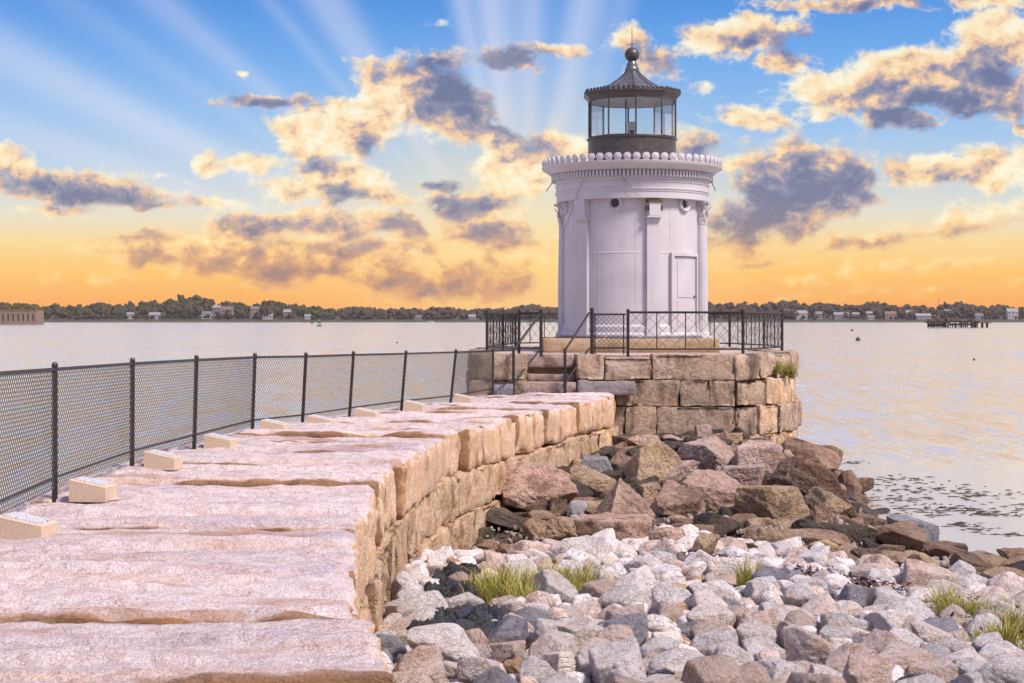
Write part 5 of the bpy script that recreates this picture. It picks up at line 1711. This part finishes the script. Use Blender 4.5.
# ------------------------------------------------------------------ fort, pier, buoys, boats
def fort():
    Y = 1270.0
    s = Y / F
    x1 = (36.5 - 512) * s
    x0 = (-60 - 512) * s
    m = stone_mat('fort_granite', (.20, .14, .11), (.25, .18, .14), (.13, .09, .065), (.08, .06, .045), .5, .03, .1, .9, .3, .2, (.1, .1, .05))
    zb, zt = WATER_Z - .5, EYE + (HZ - 310) * s
    t = thing('stone_fort', 'low granite sea fort with a row of narrow openings', 'fort', ((x0 + x1) / 2, Y, zb))
    W = x1 - x0
    H = zt - zb
    # wall with real openings
    wb = MB()
    xs = [W / 2 - (36.5 - p) * s for p in (8, 13, 18, 23, 28, 33)]
    xs = [xs[0] - 5 * s * k for k in range(9, 0, -1)] + xs
    z0, z1 = 3.2, H - 3.0
    ow = 1.1
    prev = -W / 2
    for xo in xs:
        wb.box(((prev + xo - ow / 2) / 2, 1.5, (z0 + z1) / 2), (xo - ow / 2 - prev, 3, z1 - z0))
        prev = xo + ow / 2
    wb.box(((prev + W / 2) / 2, 1.5, (z0 + z1) / 2), (W / 2 - prev, 3, z1 - z0))
    wb.box((0, 1.5, z0 / 2), (W, 3.02, z0))
    wb.box((0, 1.5, (z1 + H) / 2), (W, 3.02, H - z1))
    wb.box((W / 2 - 1.5, 11.5, H / 2), (2.98, 17, H - .02))
    wb.box((0, 11.5, H / 2 - .5), (W - 6.1, 16.5, H - 1.2))
    wb.build('wall', m, t)
    for xo in xs:
        MB().box((xo, 2.2, (z0 + z1) / 2), (ow - .02, .2, z1 - z0 - .02)).build('window', HG, t)
    MB().box((0, 1.4, H + .25), (W + .8, 3.8, .5)).build('parapet', m, t)
    r = np.random.RandomState(8)
    V, Fc = [], []
    D, F3 = ico(2)
    for k in range(150):
        x = r.uniform(-W / 2 + 2, W / 2 - 2)
        hh = r.uniform(1.8, 4.2)
        P = D * (1 + .5 * (r.rand(len(D), 1) - .5)) * np.array([hh * .7, hh * .7, hh * .6]) + np.array([x, r.uniform(5, 17), H + hh * .3])
        b = len(V)
        V += P.tolist()
        Fc += [tuple(i + b for i in f) for f in F3]
    o = link('overgrown_roof', to_mesh('overgrown_roof', V, Fc, False), M['fort_green'], t)
    o['kind'] = 'stuff'
M['fort_green'] = leaf_mat('fort_turf', (.075, .065, .015), (.11, .085, .02))
fort()

def pier():
    Y = 800.0
    s = Y / F
    wood = plain('rotten_pier_wood', (.030, .020, .016), .9, 0, .3, .4)
    wood2 = plain('grey_pier_wood', (.14, .09, .07), .9, 0, .3, .4)
    t = thing('ruined_pier', 'ruined dark timber pier on broken piles in the harbour', 'pier', ((958 - 512) * s, Y, WATER_Z))
    r = random.Random(3)
    for k in range(46):
        px = 927 + 62 * (k + r.random()) / 46
        h = r.uniform(2.2, 4.2) if px < 980 else r.uniform(1.8, 3.4)
        a = ((px - 958) * s, r.uniform(-3, 3), -1.5)
        MB().tube(a, (a[0] + r.uniform(-.5, .5), a[1], h), .28, 6).build('pile', wood, t)
    for (a, b, z, th) in ((927, 948, 2.6, .9), (948, 968, 2.9, .6), (966, 978, 2.7, .7), (976, 990, 2.3, .35), (930, 944, 1.2, 1.6), (952, 976, 1.5, .9)):
        MB().box(((a + b) / 2 * s - 958 * s, r.uniform(-.4, .4), z), ((b - a) * s, 6 + r.uniform(-.5, .5), th)).build('deck_beam', wood, t)
    for (px, z, w_, h_) in ((933, 3.6, 4, .9), (941, 3.7, 5, 1.1), (947, 3.9, 3, 1.6), (955, 3.6, 4, .8), (972, 3.5, 3, .8)):
        MB().box(((px - 958) * s, 0, z), (w_, 4, h_)).build('broken_deck', wood2, t)
    MB().tube(((938 - 958) * s, 0, 3), ((938.3 - 958) * s, 0, (HZ - 296) * s + 3.9), .16, 6, .07).build('mast', wood2, t)
    MB().box(((938 - 958) * s, 0, 5.2), (1.6, 1.6, 2.0)).build('marker_box', wood2, t)
    MB().tube(((982.5 - 958) * s, 0, 2), ((982.6 - 958) * s, 0, (HZ - 308) * s + 3.9), .14, 6, .07).build('mast', wood2, t)
pier()

def buoy(px, py, size, label, mat, grp=None):
    x, y, z = ground_pt(px, py, WATER_Z)
    t = thing('mooring_buoy', label, 'buoy', (x, y, WATER_Z), grp)
    MB().lathe([(.02, -.3 * size), (.35 * size, -.18 * size), (.5 * size, .12 * size), (.42 * size, .45 * size), (.16 * size, .62 * size), (.02, .66 * size)], 14).build('float', mat, t, True)
    MB().lathe([(.06 * size, .6 * size), (.14 * size, .72 * size), (.06 * size, .84 * size), (.01, .86 * size)], 10).build('lifting_eye', M['rail'], t, True)
dkb = plain('dark_buoy_paint', (.03, .03, .035), .5, 0, .2, 3)
redb = plain('red_buoy_paint', (.25, .03, .02), .5, 0, .2, 3)
buoy(858, 340.5, .9, 'dark round mooring buoy floating off the platform', dkb)
buoy(852, 331, .9, 'smaller dark mooring buoy farther out on the water', dkb)
buoy(397, 343, .35, 'tiny red float on the water beyond the fence', redb)
buoy(312, 323.5, 2.6, 'dark float beside the green channel buoy', dkb)
buoy(974, 360, .25, 'tiny dark float on the open water beyond the shore rocks', dkb)

def channel_buoy():
    x, y, z = ground_pt(319.5, 326.3, WATER_Z)
    g = plain('green_buoy_paint', (.03, .09, .06), .5, 0, .2, 2)
    t = thing('channel_buoy', 'dark green channel marker buoy with a lattice top', 'buoy', (x, y, WATER_Z))
    MB().lathe([(.02, -.4), (1.3, -.3), (1.5, .3), (1.3, .7), (.02, .8)], 16).build('float', g, t, True)
    for k in range(3):
        a = 2.094 * k
        MB().tube((.8 * math.cos(a), .8 * math.sin(a), .7), (.35 * math.cos(a), .35 * math.sin(a), 3.2), .09, 6).build('tower_leg', g, t)
    MB().box((0, 0, 2.6), (1.2, 1.2, 1.5), .5).build('day_board', g, t)
    MB().lathe([(.2, 3.2), (.2, 3.6), (.05, 3.8)], 10).build('light', M['glow_white'], t)
channel_buoy()

def boat(px, py, L, label, hullm, mast, grp='boats moored on the harbour'):
    x, y, z = ground_pt(px, py, WATER_Z)
    t = thing('boat', label, 'boat', (x, y, WATER_Z), grp, R(rng.uniform(-20, 20)))
    n = 9
    V, Fc = [], []
    for i in range(n):
        f = i / (n - 1)
        w = L * .16 * math.sin(math.pi * min(1, .18 + f * .82) ** .8) + .02 if f < 1 else .02
        w = L * .16 * (1 - max(0, f - .45) ** 2 / .3025)
        w = max(w, .03)
        sh = L * (.10 + .05 * f * f)
        xx = -L / 2 + L * f
        V += [(xx, -w, sh), (xx, -w * .75, -.1), (xx, w * .75, -.1), (xx, w, sh)]
    for i in range(n - 1):
        for k in range(3):
            Fc.append((i * 4 + k, i * 4 + k + 1, (i + 1) * 4 + k + 1, (i + 1) * 4 + k))
        Fc.append((i * 4 + 3, i * 4, (i + 1) * 4, (i + 1) * 4 + 3))
    Fc += [(3, 2, 1, 0), tuple((n - 1) * 4 + k for k in range(4))]
    MB().add(V, Fc).build('hull', hullm, t)
    cb = MB().box((L * .02, 0, L * .17), (L * .34, L * .2, L * .14)).build('cabin', HW[0], t)
    MB().box((L * .02, 0, L * .185), (L * .345, L * .205, L * .05)).build('window', HG, cb)
    if mast:
        MB().tube((L * .05, 0, L * .1), (L * .05, 0, L * mast), L * .011, 6).build('mast', HW[1], t)
wh = plain('white_hull', (.5, .5, .5), .4, 0, .05, 1)
rd = plain('dark_red_hull', (.12, .03, .02), .5, 0, .1, 1)
boat(298, 322.2, 7.5, 'small white motor boat moored off the wooded hill', wh, 0)
boat(430.5, 322.6, 9.5, 'white cabin boat with a short mast on the open harbour', wh, .75)
boat(352, 321.7, 26, 'long dark red boat by the far shore', rd, .55)
boat(384, 321.7, 10, 'small dark boat beside the long red boat', dkb, 1.1)

# ------------------------------------------------------------------ sea haze
def haze():
    m = bpy.data.materials.new('sea_haze')
    m.use_nodes = True
    T = NT(m.node_tree)
    out = T.n('ShaderNodeOutputMaterial')
    pv = T.n('ShaderNodeVolumePrincipled')
    pv.inputs['Color'].default_value = (.92, .86, .90, 1)
    pv.inputs['Density'].default_value = .00004
    pv.inputs['Anisotropy'].default_value = 0.0
    T.t.links.new(pv.outputs[0], out.inputs['Volume'])
    b = MB().box((0, 2270, 40), (8400, 4800, 94)).build('haze', m, None)
    tag(b, 'thin pale evening haze over the harbour', 'haze', kind='stuff')
haze()
